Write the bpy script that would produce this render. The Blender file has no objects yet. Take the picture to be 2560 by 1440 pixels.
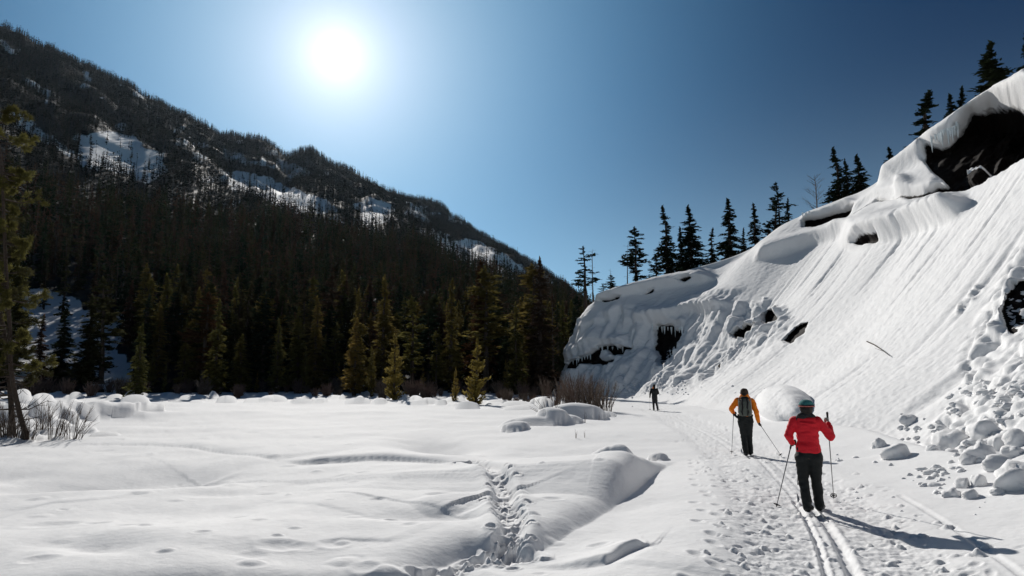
import bpy, bmesh, math, random
import numpy as np
from mathutils import Vector, Matrix, Euler
random.seed(7); np.random.seed(7)
R = math.radians
scene = bpy.context.scene
COL = scene.collection

# ---------------------------------------------------------------- camera
FPX, HC, PITCH = 1707.0, 1.95, math.atan(233/1707)      # focal length in photo pixels, eye height, upward pitch
cam_d = bpy.data.cameras.new('camera'); cam = bpy.data.objects.new('camera', cam_d); COL.objects.link(cam)
cam_d.sensor_width = 36; cam_d.lens = 24.0; cam_d.clip_start = .1; cam_d.clip_end = 9000
cam.location = (0, 0, HC); cam.rotation_euler = (R(90)+PITCH, 0, 0)
scene.camera = cam
# ---------------------------------------------------------------- sun + sky
SUN_AZ, SUN_EL = -15.2, 25.8                             # degrees left of the view axis / above the horizon
SDIR = Vector((math.sin(R(SUN_AZ))*math.cos(R(SUN_EL)), math.cos(R(SUN_AZ))*math.cos(R(SUN_EL)), math.sin(R(SUN_EL))))
sun_d = bpy.data.lights.new('sun', 'SUN'); sun_d.energy = 4.75; sun_d.angle = R(.53); sun_d.color = (1, .96, .90)
sun = bpy.data.objects.new('sun', sun_d); COL.objects.link(sun)
sun.rotation_euler = SDIR.to_track_quat('Z', 'Y').to_euler()
scene.view_settings.view_transform = 'Standard'; scene.view_settings.look = 'None'
scene.view_settings.exposure = 0.02; scene.view_settings.gamma = 1; scene.view_settings.use_curve_mapping = False
world = bpy.data.worlds.new('World'); scene.world = world; world.use_nodes = True
def sky_nodes():
    nt = world.node_tree; N, L = nt.nodes, nt.links; N.clear()
    out = N.new('ShaderNodeOutputWorld'); bg = N.new('ShaderNodeBackground'); L.new(bg.outputs[0], out.inputs[0])
    sky = N.new('ShaderNodeTexSky'); sky.sky_type = 'NISHITA'; sky.sun_disc = False
    sky.sun_elevation = R(SUN_EL); sky.sun_rotation = R(SUN_AZ); sky.altitude = 1800; sky.air_density = 1.0; sky.dust_density = .6; sky.ozone_density = 1.6
    tint = N.new('ShaderNodeMix'); tint.data_type = 'RGBA'; tint.blend_type = 'MULTIPLY'; tint.inputs[0].default_value = 1
    L.new(sky.outputs[0], tint.inputs[6]); tint.inputs[7].default_value = SKY_TINT
    tc = N.new('ShaderNodeTexCoord'); nrm = N.new('ShaderNodeVectorMath'); nrm.operation = 'NORMALIZE'
    L.new(tc.outputs['Generated'], nrm.inputs[0])
    dot = N.new('ShaderNodeVectorMath'); dot.operation = 'DOT_PRODUCT'; dot.inputs[1].default_value = SDIR
    L.new(nrm.outputs[0], dot.inputs[0])
    ac = N.new('ShaderNodeMath'); ac.operation = 'ARCCOSINE'; ac.use_clamp = False; L.new(dot.outputs['Value'], ac.inputs[0])
    acc = tint.outputs[2]
    for amp, sig, p, col in SKY_GLOW:                     # scattering round the sun: amp * exp(-(angle/sigma)^p)
        a = N.new('ShaderNodeMath'); a.operation = 'DIVIDE'; L.new(ac.outputs[0], a.inputs[0]); a.inputs[1].default_value = R(sig)
        b = N.new('ShaderNodeMath'); b.operation = 'POWER'; L.new(a.outputs[0], b.inputs[0]); b.inputs[1].default_value = p
        c = N.new('ShaderNodeMath'); c.operation = 'MULTIPLY'; L.new(b.outputs[0], c.inputs[0]); c.inputs[1].default_value = -1
        d = N.new('ShaderNodeMath'); d.operation = 'EXPONENT'; L.new(c.outputs[0], d.inputs[0])
        e = N.new('ShaderNodeVectorMath'); e.operation = 'SCALE'; e.inputs[0].default_value = [amp*k/SKY_STR for k in col]
        L.new(d.outputs[0], e.inputs['Scale'])
        f = N.new('ShaderNodeVectorMath'); f.operation = 'ADD'; L.new(acc, f.inputs[0]); L.new(e.outputs[0], f.inputs[1]); acc = f.outputs[0]
    sp = N.new('ShaderNodeSeparateXYZ'); L.new(nrm.outputs[0], sp.inputs[0])
    ab = N.new('ShaderNodeMath'); ab.operation = 'ABSOLUTE'; L.new(sp.outputs[2], ab.inputs[0])
    dv = N.new('ShaderNodeMath'); dv.operation = 'DIVIDE'; L.new(ab.outputs[0], dv.inputs[0]); dv.inputs[1].default_value = SKY_HAZE[1]
    pw = N.new('ShaderNodeMath'); pw.operation = 'POWER'; L.new(dv.outputs[0], pw.inputs[0]); pw.inputs[1].default_value = 2
    ng = N.new('ShaderNodeMath'); ng.operation = 'MULTIPLY'; L.new(pw.outputs[0], ng.inputs[0]); ng.inputs[1].default_value = -1
    ex = N.new('ShaderNodeMath'); ex.operation = 'EXPONENT'; L.new(ng.outputs[0], ex.inputs[0])
    e = N.new('ShaderNodeVectorMath'); e.operation = 'SCALE'; e.inputs[0].default_value = [SKY_HAZE[0]*k/SKY_STR for k in SKY_HAZE[2]]; L.new(ex.outputs[0], e.inputs['Scale'])
    f = N.new('ShaderNodeVectorMath'); f.operation = 'ADD'; L.new(acc, f.inputs[0]); L.new(e.outputs[0], f.inputs[1]); acc = f.outputs[0]
    L.new(acc, bg.inputs[0]); bg.inputs[1].default_value = SKY_STR
SKY_STR = .05
SKY_TINT = (.0, .17, .35, 1)
SKY_GLOW = [(.56, 1.5, 1.0, (1, 1, 1)), (.42, 4.8, 1.2, (1, .70, .86)), (.46, 11, 1.35, (1, .98, .64)), (.48, 24.5, 2.2, (.15, .55, 1))]
SKY_HAZE = (1.0, .21, (.32, .47, .53))                   # pale air low over the horizon
sky_nodes()
scene.cycles.use_denoising = True
scene.cycles.max_bounces = 6; scene.cycles.diffuse_bounces = 3; scene.cycles.transmission_bounces = 3; scene.cycles.volume_bounces = 0
scene.cycles.sample_clamp_indirect = 4
scene.cycles.transparent_max_bounces = 8

# ---------------------------------------------------------------- projection helpers (photo pixels, 2560 wide)
CP, SP = math.cos(PITCH), math.sin(PITCH)
def at(px, py, Y):                                       # the point at depth Y seen at that pixel
    a, b = (px-1280)/FPX, (720-py)/FPX
    yw, zw = CP - b*SP, SP + b*CP; s = Y/yw
    return np.array((a*s, Y, HC + zw*s))
def gp(px, py, z=0.0):                                   # the point on the level z seen at that pixel
    a, b = (px-1280)/FPX, (720-py)/FPX
    yw, zw = CP - b*SP, SP + b*CP; s = (z-HC)/zw
    return np.array((a*s, yw*s))
_GR = np.exp(np.linspace(math.log(2.5), math.log(170), 900))
def gpt(px, py):                                         # the same on the uneven field: first crossing along the ray
    a, b = (px-1280)/FPX, (720-py)/FPX; yw, zw = CP - b*SP, SP + b*CP; t = _GR/yw
    h = HC+zw*t-ground_macro(a*t, _GR); k = np.argmax(h < 0)
    if k == 0: return gp(px, py, -.2)
    f = h[k-1]/(h[k-1]-h[k]); y = _GR[k-1]+(_GR[k]-_GR[k-1])*f; return np.array((a*y/yw, y))
def proj(x, y, z):
    dz = z-HC; d = y*CP + dz*SP; u = dz*CP - y*SP
    d = np.where(d < .05, .05, d)
    return 1280 + FPX*x/d, 720 - FPX*u/d
def col_az(px, py=953):                                  # azimuth of a pixel column at a given row
    p = at(px, py, 100.0); return math.atan2(p[0], p[1])
def tan_el(px, py):
    p = at(px, py, 100.0); return (p[2]-HC)/math.hypot(p[0], p[1])
# ---------------------------------------------------------------- noise
def _h(i, j, seed):
    n = (i.astype(np.int64)*374761393 + j.astype(np.int64)*668265263 + seed*1274126177) & 0xffffffff
    n = ((n ^ (n >> 13))*1274126177) & 0xffffffff
    return ((n ^ (n >> 16)) & 0xffff)/65535.0
def noise(x, y, seed=0):
    x = np.asarray(x, float); y = np.asarray(y, float)
    i, j = np.floor(x), np.floor(y); fx, fy = x-i, y-j; i = i.astype(np.int64); j = j.astype(np.int64)
    def g(a, b, dx, dy):
        t = _h(a, b, seed)*2*math.pi; return np.cos(t)*dx + np.sin(t)*dy
    u = fx*fx*fx*(fx*(fx*6-15)+10); v = fy*fy*fy*(fy*(fy*6-15)+10)
    n0 = g(i, j, fx, fy)*(1-u) + g(i+1, j, fx-1, fy)*u
    n1 = g(i, j+1, fx, fy-1)*(1-u) + g(i+1, j+1, fx-1, fy-1)*u
    return (n0*(1-v)+n1*v)*1.5
def fbm(x, y, oct=4, seed=0, gain=.5):
    s = 0; a = 1
    for k in range(oct):
        s = s + a*noise(x*2**k + 13.7*k, y*2**k - 7.3*k, seed+k); a *= gain
    return s
def billow(x, y, oct=3, seed=0):                         # rounded lumps
    s = 0; a = 1
    for k in range(oct):
        s = s + a*np.minimum(1, np.abs(noise(x*2**k + 3.1*k, y*2**k, seed+k))*2.4)**.8; a *= .5
    return s
def sstep(t):
    t = np.clip(t, 0, 1); return t*t*(3-2*t)
def seg_dist(x, y, pts):
    """unsigned distance, side (+ left of the line), arc fraction"""
    pts = np.asarray(pts, float); best = np.full(np.shape(x), 1e9); side = np.ones(np.shape(x)); frac = np.zeros(np.shape(x))
    L = np.hypot(*(np.diff(pts, axis=0).T)); tot = L.sum(); acc = 0
    for k in range(len(pts)-1):
        ax, ay = pts[k]; dx, dy = pts[k+1]-pts[k]; l2 = dx*dx+dy*dy+1e-12
        t = np.clip(((x-ax)*dx+(y-ay)*dy)/l2, 0, 1)
        ex, ey = x-ax-t*dx, y-ay-t*dy; d = np.hypot(ex, ey); m = d < best
        best = np.where(m, d, best); side = np.where(m, np.sign(dx*ey-dy*ex), side); frac = np.where(m, (acc+t*L[k])/tot, frac); acc += L[k]
    return best, side, frac
def poly_sd(x, y, pts):                                  # signed distance, + inside
    pts = np.asarray(list(pts)+[pts[0]], float); d, _, _ = seg_dist(x, y, pts)
    ins = np.zeros(np.shape(x), bool)
    for k in range(len(pts)-1):
        (x0, y0), (x1, y1) = pts[k], pts[k+1]
        if y0 == y1: continue
        c = ((y0 > y) != (y1 > y)) & (x < (x1-x0)*(y-y0)/(y1-y0)+x0); ins ^= c
    return np.where(ins, d, -d)
def smooth_pts(pts, n=6):                                # Catmull-Rom
    pts = [np.asarray(p, float) for p in pts]; P = [2*pts[0]-pts[1]]+pts+[2*pts[-1]-pts[-2]]; out = []
    for k in range(1, len(P)-2):
        for j in range(n):
            t = j/n; a, b, c, d = P[k-1:k+3]
            out.append(.5*((2*b)+(c-a)*t+(2*a-5*b+4*c-d)*t*t+(3*b-a-3*c+d)*t**3))
    out.append(pts[-1]); return np.array(out)

# ---------------------------------------------------------------- objects
def tag(o, label=None, cat=None, group=None, kind=None):
    if label: o['label'] = label
    if cat: o['category'] = cat
    if group: o['group'] = group
    if kind: o['kind'] = kind
    return o
def link(o, parent=None):
    COL.objects.link(o)
    if parent is not None: o.parent = parent
    return o
def empty(name, loc=(0, 0, 0), rz=0):
    o = bpy.data.objects.new(name, None); o.location = loc; o.rotation_euler.z = rz; o.empty_display_size = .2; return link(o)
def np_mesh(name, V, F, mat, smooth=True, attrs=None):
    me = bpy.data.meshes.new(name); V = np.asarray(V, np.float32); F = np.asarray(F, np.int32); k = F.shape[1]
    me.vertices.add(len(V)); me.vertices.foreach_set('co', V.ravel())
    me.loops.add(F.size); me.loops.foreach_set('vertex_index', F.ravel())
    me.polygons.add(len(F)); me.polygons.foreach_set('loop_start', np.arange(len(F), dtype=np.int32)*k)
    me.update(calc_edges=True)
    me.polygons.foreach_set('use_smooth', np.full(len(F), smooth))
    for an, arr in (attrs or {}).items():
        at_ = me.attributes.new(an, 'FLOAT', 'POINT'); at_.data.foreach_set('value', np.asarray(arr, np.float32).ravel())
    if mat: me.materials.append(mat)
    return me
def grid_faces(h, w, flip=False, wrap=False):
    i = np.arange(h-1)[:, None]; j = np.arange(w if wrap else w-1)[None, :]; j2 = (j+1) % w
    f = np.stack([i*w+j, i*w+j2, (i+1)*w+j2, (i+1)*w+j], -1).reshape(-1, 4)
    return f[:, ::-1] if flip else f
def obj(name, me, parent=None): return link(bpy.data.objects.new(name, me), parent)

# ---------------------------------------------------------------- materials
def mat_new(name):
    m = bpy.data.materials.new(name); m.use_nodes = True; nt = m.node_tree
    return m, nt.nodes, nt.links, nt.nodes['Principled BSDF']
def nz(N, L, scale, detail=4, rough=.5, vec=None, stretch=None):
    t = N.new('ShaderNodeTexNoise'); t.inputs['Scale'].default_value = scale; t.inputs['Detail'].default_value = detail; t.inputs['Roughness'].default_value = rough
    tc = N.new('ShaderNodeTexCoord'); src = tc.outputs['Object']
    if stretch:
        mp = N.new('ShaderNodeMapping'); mp.inputs['Scale'].default_value = stretch; L.new(src, mp.inputs[0]); src = mp.outputs[0]
    L.new(src, t.inputs['Vector']); return t
def ramp(N, L, src, stops):
    r = N.new('ShaderNodeValToRGB'); L.new(src, r.inputs[0]); e = r.color_ramp.elements
    e[0].position, e[0].color = stops[0][0], (*stops[0][1], 1); e[1].position, e[1].color = stops[-1][0], (*stops[-1][1], 1)
    for p, c in stops[1:-1]: k = e.new(p); k.color = (*c, 1)
    return r
def bump(N, L, h, strength, dist, base=None):
    b = N.new('ShaderNodeBump'); b.inputs['Strength'].default_value = strength; b.inputs['Distance'].default_value = dist; L.new(h, b.inputs['Height'])
    if base is not None: L.new(base.outputs[0], b.inputs['Normal'])
    return b
def mat_plain(name, col, rough=.8, var=.25, scale=30, bs=.3, bd=.01, spec=.3):
    m, N, L, P = mat_new(name); n = nz(N, L, scale, 5)
    r = ramp(N, L, n.outputs[0], [(.3, [c*(1-var) for c in col]), (.7, [min(1, c*(1+var)) for c in col])])
    L.new(r.outputs[0], P.inputs['Base Color']); P.inputs['Roughness'].default_value = rough; P.inputs['Specular IOR Level'].default_value = spec
    if bs: L.new(bump(N, L, n.outputs[0], bs, bd).outputs[0], P.inputs['Normal'])
    return m
SNOW = (.82, .82, .825)
def snow_shader(m, N, L, P, rock=None, rock_cols=None, bumps=((9, .35, .03), (60, .35, .006)), mask_noise=None):
    n1 = nz(N, L, bumps[0][0], 5, .55); b = bump(N, L, n1.outputs[0], bumps[0][1], bumps[0][2])
    if len(bumps) > 1:
        n2 = nz(N, L, bumps[1][0], 3, .6); b = bump(N, L, n2.outputs[0], bumps[1][1], bumps[1][2], b)
    L.new(b.outputs[0], P.inputs['Normal'])
    c = ramp(N, L, n1.outputs[0], [(.3, [k*.97 for k in SNOW]), (.7, SNOW)])
    P.inputs['Roughness'].default_value = .85; P.inputs['Specular IOR Level'].default_value = .08
    if rock is None: L.new(c.outputs[0], P.inputs['Base Color']); return
    a = N.new('ShaderNodeAttribute'); a.attribute_name = rock
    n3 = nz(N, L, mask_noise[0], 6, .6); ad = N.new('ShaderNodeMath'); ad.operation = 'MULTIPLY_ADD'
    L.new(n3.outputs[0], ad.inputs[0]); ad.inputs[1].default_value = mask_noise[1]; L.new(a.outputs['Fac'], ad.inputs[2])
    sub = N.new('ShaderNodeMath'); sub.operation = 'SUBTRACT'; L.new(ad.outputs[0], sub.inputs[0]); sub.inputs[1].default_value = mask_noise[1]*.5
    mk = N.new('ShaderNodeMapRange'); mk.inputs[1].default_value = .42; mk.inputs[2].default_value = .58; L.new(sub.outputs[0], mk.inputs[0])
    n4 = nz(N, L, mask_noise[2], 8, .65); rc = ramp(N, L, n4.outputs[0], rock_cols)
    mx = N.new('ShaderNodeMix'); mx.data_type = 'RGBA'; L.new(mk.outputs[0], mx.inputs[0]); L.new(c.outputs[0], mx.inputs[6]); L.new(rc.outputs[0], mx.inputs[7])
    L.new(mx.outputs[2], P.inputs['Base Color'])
def m_snow():
    m, N, L, P = mat_new('snow_packed'); snow_shader(m, N, L, P); return m
M_SNOW = m_snow()
def m_slope():
    m, N, L, P = mat_new('snow_and_rock')
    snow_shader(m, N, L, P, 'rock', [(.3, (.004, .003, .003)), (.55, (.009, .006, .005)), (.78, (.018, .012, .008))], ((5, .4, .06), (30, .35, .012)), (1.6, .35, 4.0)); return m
M_SLOPE = m_slope()
def m_mount():
    m, N, L, P = mat_new('mountainside')
    snow_shader(m, N, L, P, 'rock', [(.3, (.010, .010, .009)), (.55, (.022, .020, .018)), (.8, (.05, .045, .04))], ((.05, .3, 1.5), (.4, .3, .5)), (.035, .8, .12)); return m
M_MOUNT = m_mount()
# ================================================================ THE SNOW FIELD
def G(*pp): return [gpt(*p) for p in pp]
TRAIL = smooth_pts([(1.2, -6), (1.9, 0), (2.75, 5), (3.3, 6.9), (4.2, 9.9), (6.1, 17.8), (8.0, 30), (9.8, 46), (9.6, 60), (7.5, 75), (2, 92), (-2, 110)], 8)
FOOT_Y = np.array([-60, -15, 0, 7, 13.5, 19.5, 25, 31, 40, 49, 56, 65, 73, 80, 86, 92, 97])
FOOT_X = np.array([7.5, 7, 6.7, 6.9, 8.3, 9.6, 10.2, 11.0, 12.0, 13.0, 13.3, 13.6, 13.4, 13.0, 11.2, 8.4, 5.4])
def ground_macro(x, y):
    x = np.asarray(x, float); y = np.asarray(y, float)
    xt = np.interp(y, TRAIL[:, 1], TRAIL[:, 0]); xf = np.interp(y, FOOT_Y, FOOT_X); s = x-xt
    z = .055*np.clip(s-.2, 0, 4)**2*np.clip((60-y)/40, 0, 1)
    left = np.clip(-s-1.0, 0, 40)
    z = z - .20*sstep(left/4)*np.clip((40-y)/25, 0, 1)
    z = z - .012*np.clip(9.5-y, 0, 6)**2*sstep((-x)/4+.3)
    z = z + .10*fbm(x*.09, y*.07, 3, 5) + .045*fbm(x*.33, y*.25+3, 3, 9)*np.clip(1-np.exp(-left), .15, 1)
    z = z + .16*np.maximum(0, fbm(x*.16+4, y*.11+2, 2, 18))*np.clip(1-np.exp(-left), 0, 1)
    d = np.hypot(x, y)
    z = z + .45*sstep((d-75)/40)*np.clip((6-x)/10, 0, 1)
    return z
CREASE = []                                              # (world line left to right, far height, far width, far decay, near drop, near width)
def crease(pp, fh, fw, dec, nd=0, nw=1, fade=.25, smooth=True, lump=0):
    w = G(*pp); w = smooth_pts(w, 5) if smooth and len(w) > 2 else np.array(w)
    CREASE.append((w, fh, fw, dec, nd, nw, fade, lump))
GH = [(0, .20), (.5, .20), (.58, .24), (.62, .20), (.66, .34), (.72, .56), (.80, .60), (.86, .42), (.93, .12), (1, 0)]
crease([(-900, 1640), (200, 1540), (1000, 1480), (1060, 1446), (1120, 1414), (1190, 1390), (1255, 1386), (1318, 1396), (1400, 1352), (1480, 1306), (1545, 1262), (1592, 1228), (1640, 1190), (1700, 1150)], GH, .50, 3.4, -.14, 2.0, .02, lump=.012)   # gully bank
crease([(1455, 1186), (1520, 1184), (1585, 1182), (1600, 1165)], .38, .42, 1.6, -.03, .8, .30)
crease([(0, 1120), (250, 1112), (450, 1116), (600, 1137), (700, 1152)], .05, .14, .8, .02, .3, .05)
crease([(690, 1151), (760, 1161), (850, 1158), (1000, 1161), (1090, 1176), (1180, 1194)], .12, .18, 1.0, .04, .9, .25, lump=.015)
crease([(480, 1200), (520, 1201)], .05, .15, .6, 0, 1, .4)
crease([(1000, 1272), (1060, 1307), (1140, 1316)], .07, .35, 1.4, 0, 1, .3)
crease([(1130, 1312), (1220, 1326)], .04, .2, .8, 0, 1, .3)
crease([(80, 1072), (160, 1056), (240, 1043), (330, 1036), (400, 1037), (466, 1034)], .85, 1.0, 5.0, .1, 3, .35, lump=.9)
crease([(0, 1283), (120, 1269), (250, 1258), (400, 1226)], .03, .1, .8, 0, 1, .2)
crease([(800, 1385), (900, 1392), (1000, 1400)], .03, .12, .8, 0, 1, .3)
crease([(640, 1255), (820, 1290), (1000, 1330)], .02, .15, .9, 0, 1, .3)
crease([(60, 1370), (260, 1410), (420, 1470)], .05, .8, .8, 0, 1, .3)
crease([(1500, 1445), (1560, 1408), (1620, 1388), (1650, 1386)], .10, .07, .35, -.03, .3, .2, lump=.04)
crease([(1270, 1040), (1310, 1050), (1328, 1062)], .10, .4, .9, 0, 1, .25)
HOLLOW = [(*gpt(390, 1200), 1.9, 1.7, .1, .26), (*gpt(130, 1212), 1.1, 1.1, .2, .20), (*gpt(-60, 1190), 1.2, 1.2, 0, .16), (*gpt(1105, 1118), 1.1, 3.0, .32, .42), (*gpt(560, 1240), .7, .5, 0, .05), (*gpt(1060, 1320), .9, .5, -.2, .10), (*gpt(620, 1420), 1.0, .5, -.3, .05), (*gpt(230, 1400), .9, .5, -.4, .07)]
PILLOW = []                                              # (x, y, rx, ry, rot, h) rounded snow caps
def pillow(px, py, rx, ry, rot, h): g = gpt(px, py); PILLOW.append((g[0], g[1]+ry*.8, rx, ry, rot, h*.8))
pillow(1652, 1152, .26, .34, .2, .22); pillow(1288, 1078, .62, .75, 0, .42)
pillow(1405, 1058, 1.15, .9, .15, .42); pillow(1445, 1048, 1.75, 1.4, .25, .95); pillow(1335, 1062, 1.5, 1.6, .3, .45)
pillow(1500, 1040, 1.0, 1.0, 0, .35)
for k in range(95):                                      # humps where brush lies under the snow at the far edge
    px = random.uniform(-60, 1400); py = random.uniform(985, 1008) if px < 1000 else random.uniform(988, 1024)
    pillow(px, py, random.uniform(.5, 1.6), random.uniform(.5, 1.2), random.uniform(-.4, .4), random.uniform(.25, .85))
for px, py in ((60, 1090), (120, 1085), (30, 1105), (170, 1078), (90, 1100), (215, 1082), (250, 1090), (0, 1095), (140, 1100)):
    pillow(px, py, random.uniform(.3, .6), random.uniform(.25, .4), random.uniform(-.4, .4), random.uniform(.15, .32))

def ground_z(x, y, detail=True):
    x = np.asarray(x, float); y = np.asarray(y, float); z = ground_macro(x, y)
    for w, fh, fw, dec, nd, nw, fade, lump in CREASE:
        R_ = max(fw+dec*4, nw*3)
        m = (x > w[:, 0].min()-R_) & (x < w[:, 0].max()+R_) & (y > w[:, 1].min()-R_) & (y < w[:, 1].max()+R_)
        if not m.any(): continue
        xx, yy = x[m], y[m]; jx = .0
        if lump: fq = np.minimum(2, 13/np.median(w[:, 1])); jx = lump*1.2*fbm(xx*fq, yy*fq, 3, 31)
        d, sd, fr = seg_dist(xx + jx, yy + jx, w)
        env = sstep(fr/fade)*sstep((1-fr)/fade)
        far = sd > 0; fwe = np.maximum(fw, .0011*yy*yy)
        if isinstance(fh, list): fh = np.interp(fr, [q[0] for q in fh], [q[1] for q in fh])
        up = fh*(1-np.exp(-(d/(fwe*.5+1e-6))**1.3))*np.exp(-(np.clip(d-fwe, 0, None)/(dec*1.4))**1.5)
        if lump > .02: up = up*(1+.25*fbm(xx*1.3, yy*1.3, 2, 41))
        dn = -nd*sstep(1-np.clip(d/nw-.2, 0, 1))
        if nd < 0: dn = -nd*sstep(d/nw)*np.exp(-np.clip(d-nw, 0, None)/1.5)
        z[m] += env*np.where(far, up, dn)
    for cx, cy, rx, ry, rot, h in HOLLOW:
        dx, dy = x-cx, y-cy; c, s = math.cos(rot), math.sin(rot); u = (dx*c+dy*s)/rx; v = (-dx*s+dy*c)/ry; v = np.where(v < 0, v*1.8, v)
        z = z - h*np.exp(-u*u-v*v)
    for cx, cy, rx, ry, rot, h in PILLOW:
        R_ = max(rx, ry)*1.1
        m = (np.abs(x-cx) < R_) & (np.abs(y-cy) < R_)
        if not m.any(): continue
        dx, dy = x[m]-cx, y[m]-cy; c, s = math.cos(rot), math.sin(rot)
        q = ((dx*c+dy*s)/rx)**2 + ((-dx*s+dy*c)/ry)**2
        q = q*(1+.25*noise(dx*1.5/rx+cx, dy*1.5/ry, 3))
        z[m] += h*np.sqrt(np.clip(1-q, 0, 1))**.8
    if detail:
        z += .010*fbm(x*1.3, y*.9, 3, 21)
        xt = np.interp(y, TRAIL[:, 1], TRAIL[:, 0]); s = x-xt
        tr = sstep((1.35-np.abs(s))/.5)*(y < 70)
        z -= .05*tr
        z += tr*(.016*fbm(x*7, y*5, 3, 55) + .010*np.abs(noise(x*15, y*9, 66)))
        z += .006*fbm(x*2.2+y*.8, y*.5, 3, 77)*(1-tr)    # wind ripples
    return z
# ski grooves in the trail; px pairs joined through the red skier
GROOVE = []
for pp in ([(2075, 1475), (2060, 1420), (2042, 1360), (2022, 1320), (2006, 1288), (1985, 1262)], [(2148, 1475), (2128, 1430), (2098, 1365), (2068, 1318), (2042, 1286), (2020, 1258)]):
    GROOVE.append((smooth_pts(G(*pp), 6), .035 if pp[0][0] < 2100 else .05, .035 if pp[0][0] < 2100 else .06))
for off in (-.14, .14):
    l = [(np.interp(y, TRAIL[:, 1], TRAIL[:, 0])+off+.12, y) for y in np.linspace(11.2, 17.0, 12)]; GROOVE.append((np.array(l), .016, .045))
    l = [(np.interp(y, TRAIL[:, 1], TRAIL[:, 0])+off, y) for y in np.linspace(18.8, 48, 20)]; GROOVE.append((np.array(l), .018, .06))
GROOVE.append((smooth_pts(G((1150, 1187), (1180, 1192), (1232, 1215), (1258, 1255), (1262, 1300), (1282, 1345), (1270, 1385), (1300, 1402)), 5), .12, .17))
GROOVE.append((np.array(G((2590, 1470), (2430, 1355), (2330, 1290), (2250, 1245))), .015, .04))
def dents():
    rr = random.Random(11); out = []
    path = smooth_pts(G((1150, 1186), (1178, 1192), (1232, 1215), (1258, 1255), (1262, 1300), (1282, 1345), (1270, 1385), (1300, 1402)), 8)
    for k in range(150):                                 # trampled trench up from the gully
        p = path[int((k/150)**.8*(len(path)-1))]; w = .30+.12*rr.random()
        out.append((p[0]+rr.gauss(0, .12), p[1]+rr.gauss(0, .2), rr.uniform(.03, .07), rr.uniform(.04, .08), rr.uniform(0, 3), -rr.uniform(.03, .09)))
    p2 = smooth_pts(G((1275, 1382), (1200, 1400), (1130, 1425), (1060, 1450)), 8)
    for k in range(95):
        p = p2[rr.randrange(len(p2))]; out.append((p[0]+rr.gauss(0, .10), p[1]+rr.gauss(0, .12)-.12, rr.uniform(.04, .10), rr.uniform(.04, .1), rr.uniform(0, 3), rr.choice((-1, -1, .4))*rr.uniform(.02, .05)))
    for k in range(650):                                # scuffs and pole marks along the trail
        y = 5.3*math.exp(rr.random()**1.15*math.log(52/5.3)); x = np.interp(y, TRAIL[:, 1], TRAIL[:, 0]) + rr.choice((-.95, -.55, .55, 1.0))+rr.gauss(0, .30)
        sc = 1 + y/40
        out.append((x, y, rr.uniform(.03, .085)*sc, rr.uniform(.018, .04)*sc, rr.gauss(.2, .5), -rr.uniform(.005, .019)*sc))
    for k in range(260):
        y = 5.5*math.exp(rr.random()*math.log(60/5.5)); x = np.interp(y, TRAIL[:, 1], TRAIL[:, 0]) + rr.uniform(-1.6, 1.6)
        out.append((x, y, rr.uniform(.03, .06), rr.uniform(.03, .06), 0, rr.uniform(.02, .05)))
    for k in range(30):                                  # boot line beside the trail
        y = 5.8+k*.42; x = np.interp(y, TRAIL[:, 1], TRAIL[:, 0])-1.45+(.13 if k % 2 else -.13)+rr.gauss(0, .05)
        out.append((x, y, .055, .12, .2, -.03))
    for px, py, w in ((490, 1098, .35), (770, 1106, .2), (625, 1082, .3), (1160, 1143, .2), (1210, 1142, .15), (905, 1200, .15), (260, 1128, .3), (940, 1268, .12), (560, 1215, .3), (130, 1330, .3), (700, 1400, .2), (1100, 1260, .2), (330, 1335, .2)):
        g = gpt(px, py); out.append((g[0], g[1], w, w*.8, 0, -.025))
    for k in range(70):
        g = gp(rr.uniform(0, 1500), rr.uniform(1060, 1440)); w = rr.uniform(.04, .12)*(1+g[1]/25); out.append((g[0], g[1], w, w, 0, rr.choice((-1, 1))*rr.uniform(.008, .02)*(1+g[1]/30)))
    return out
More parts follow.
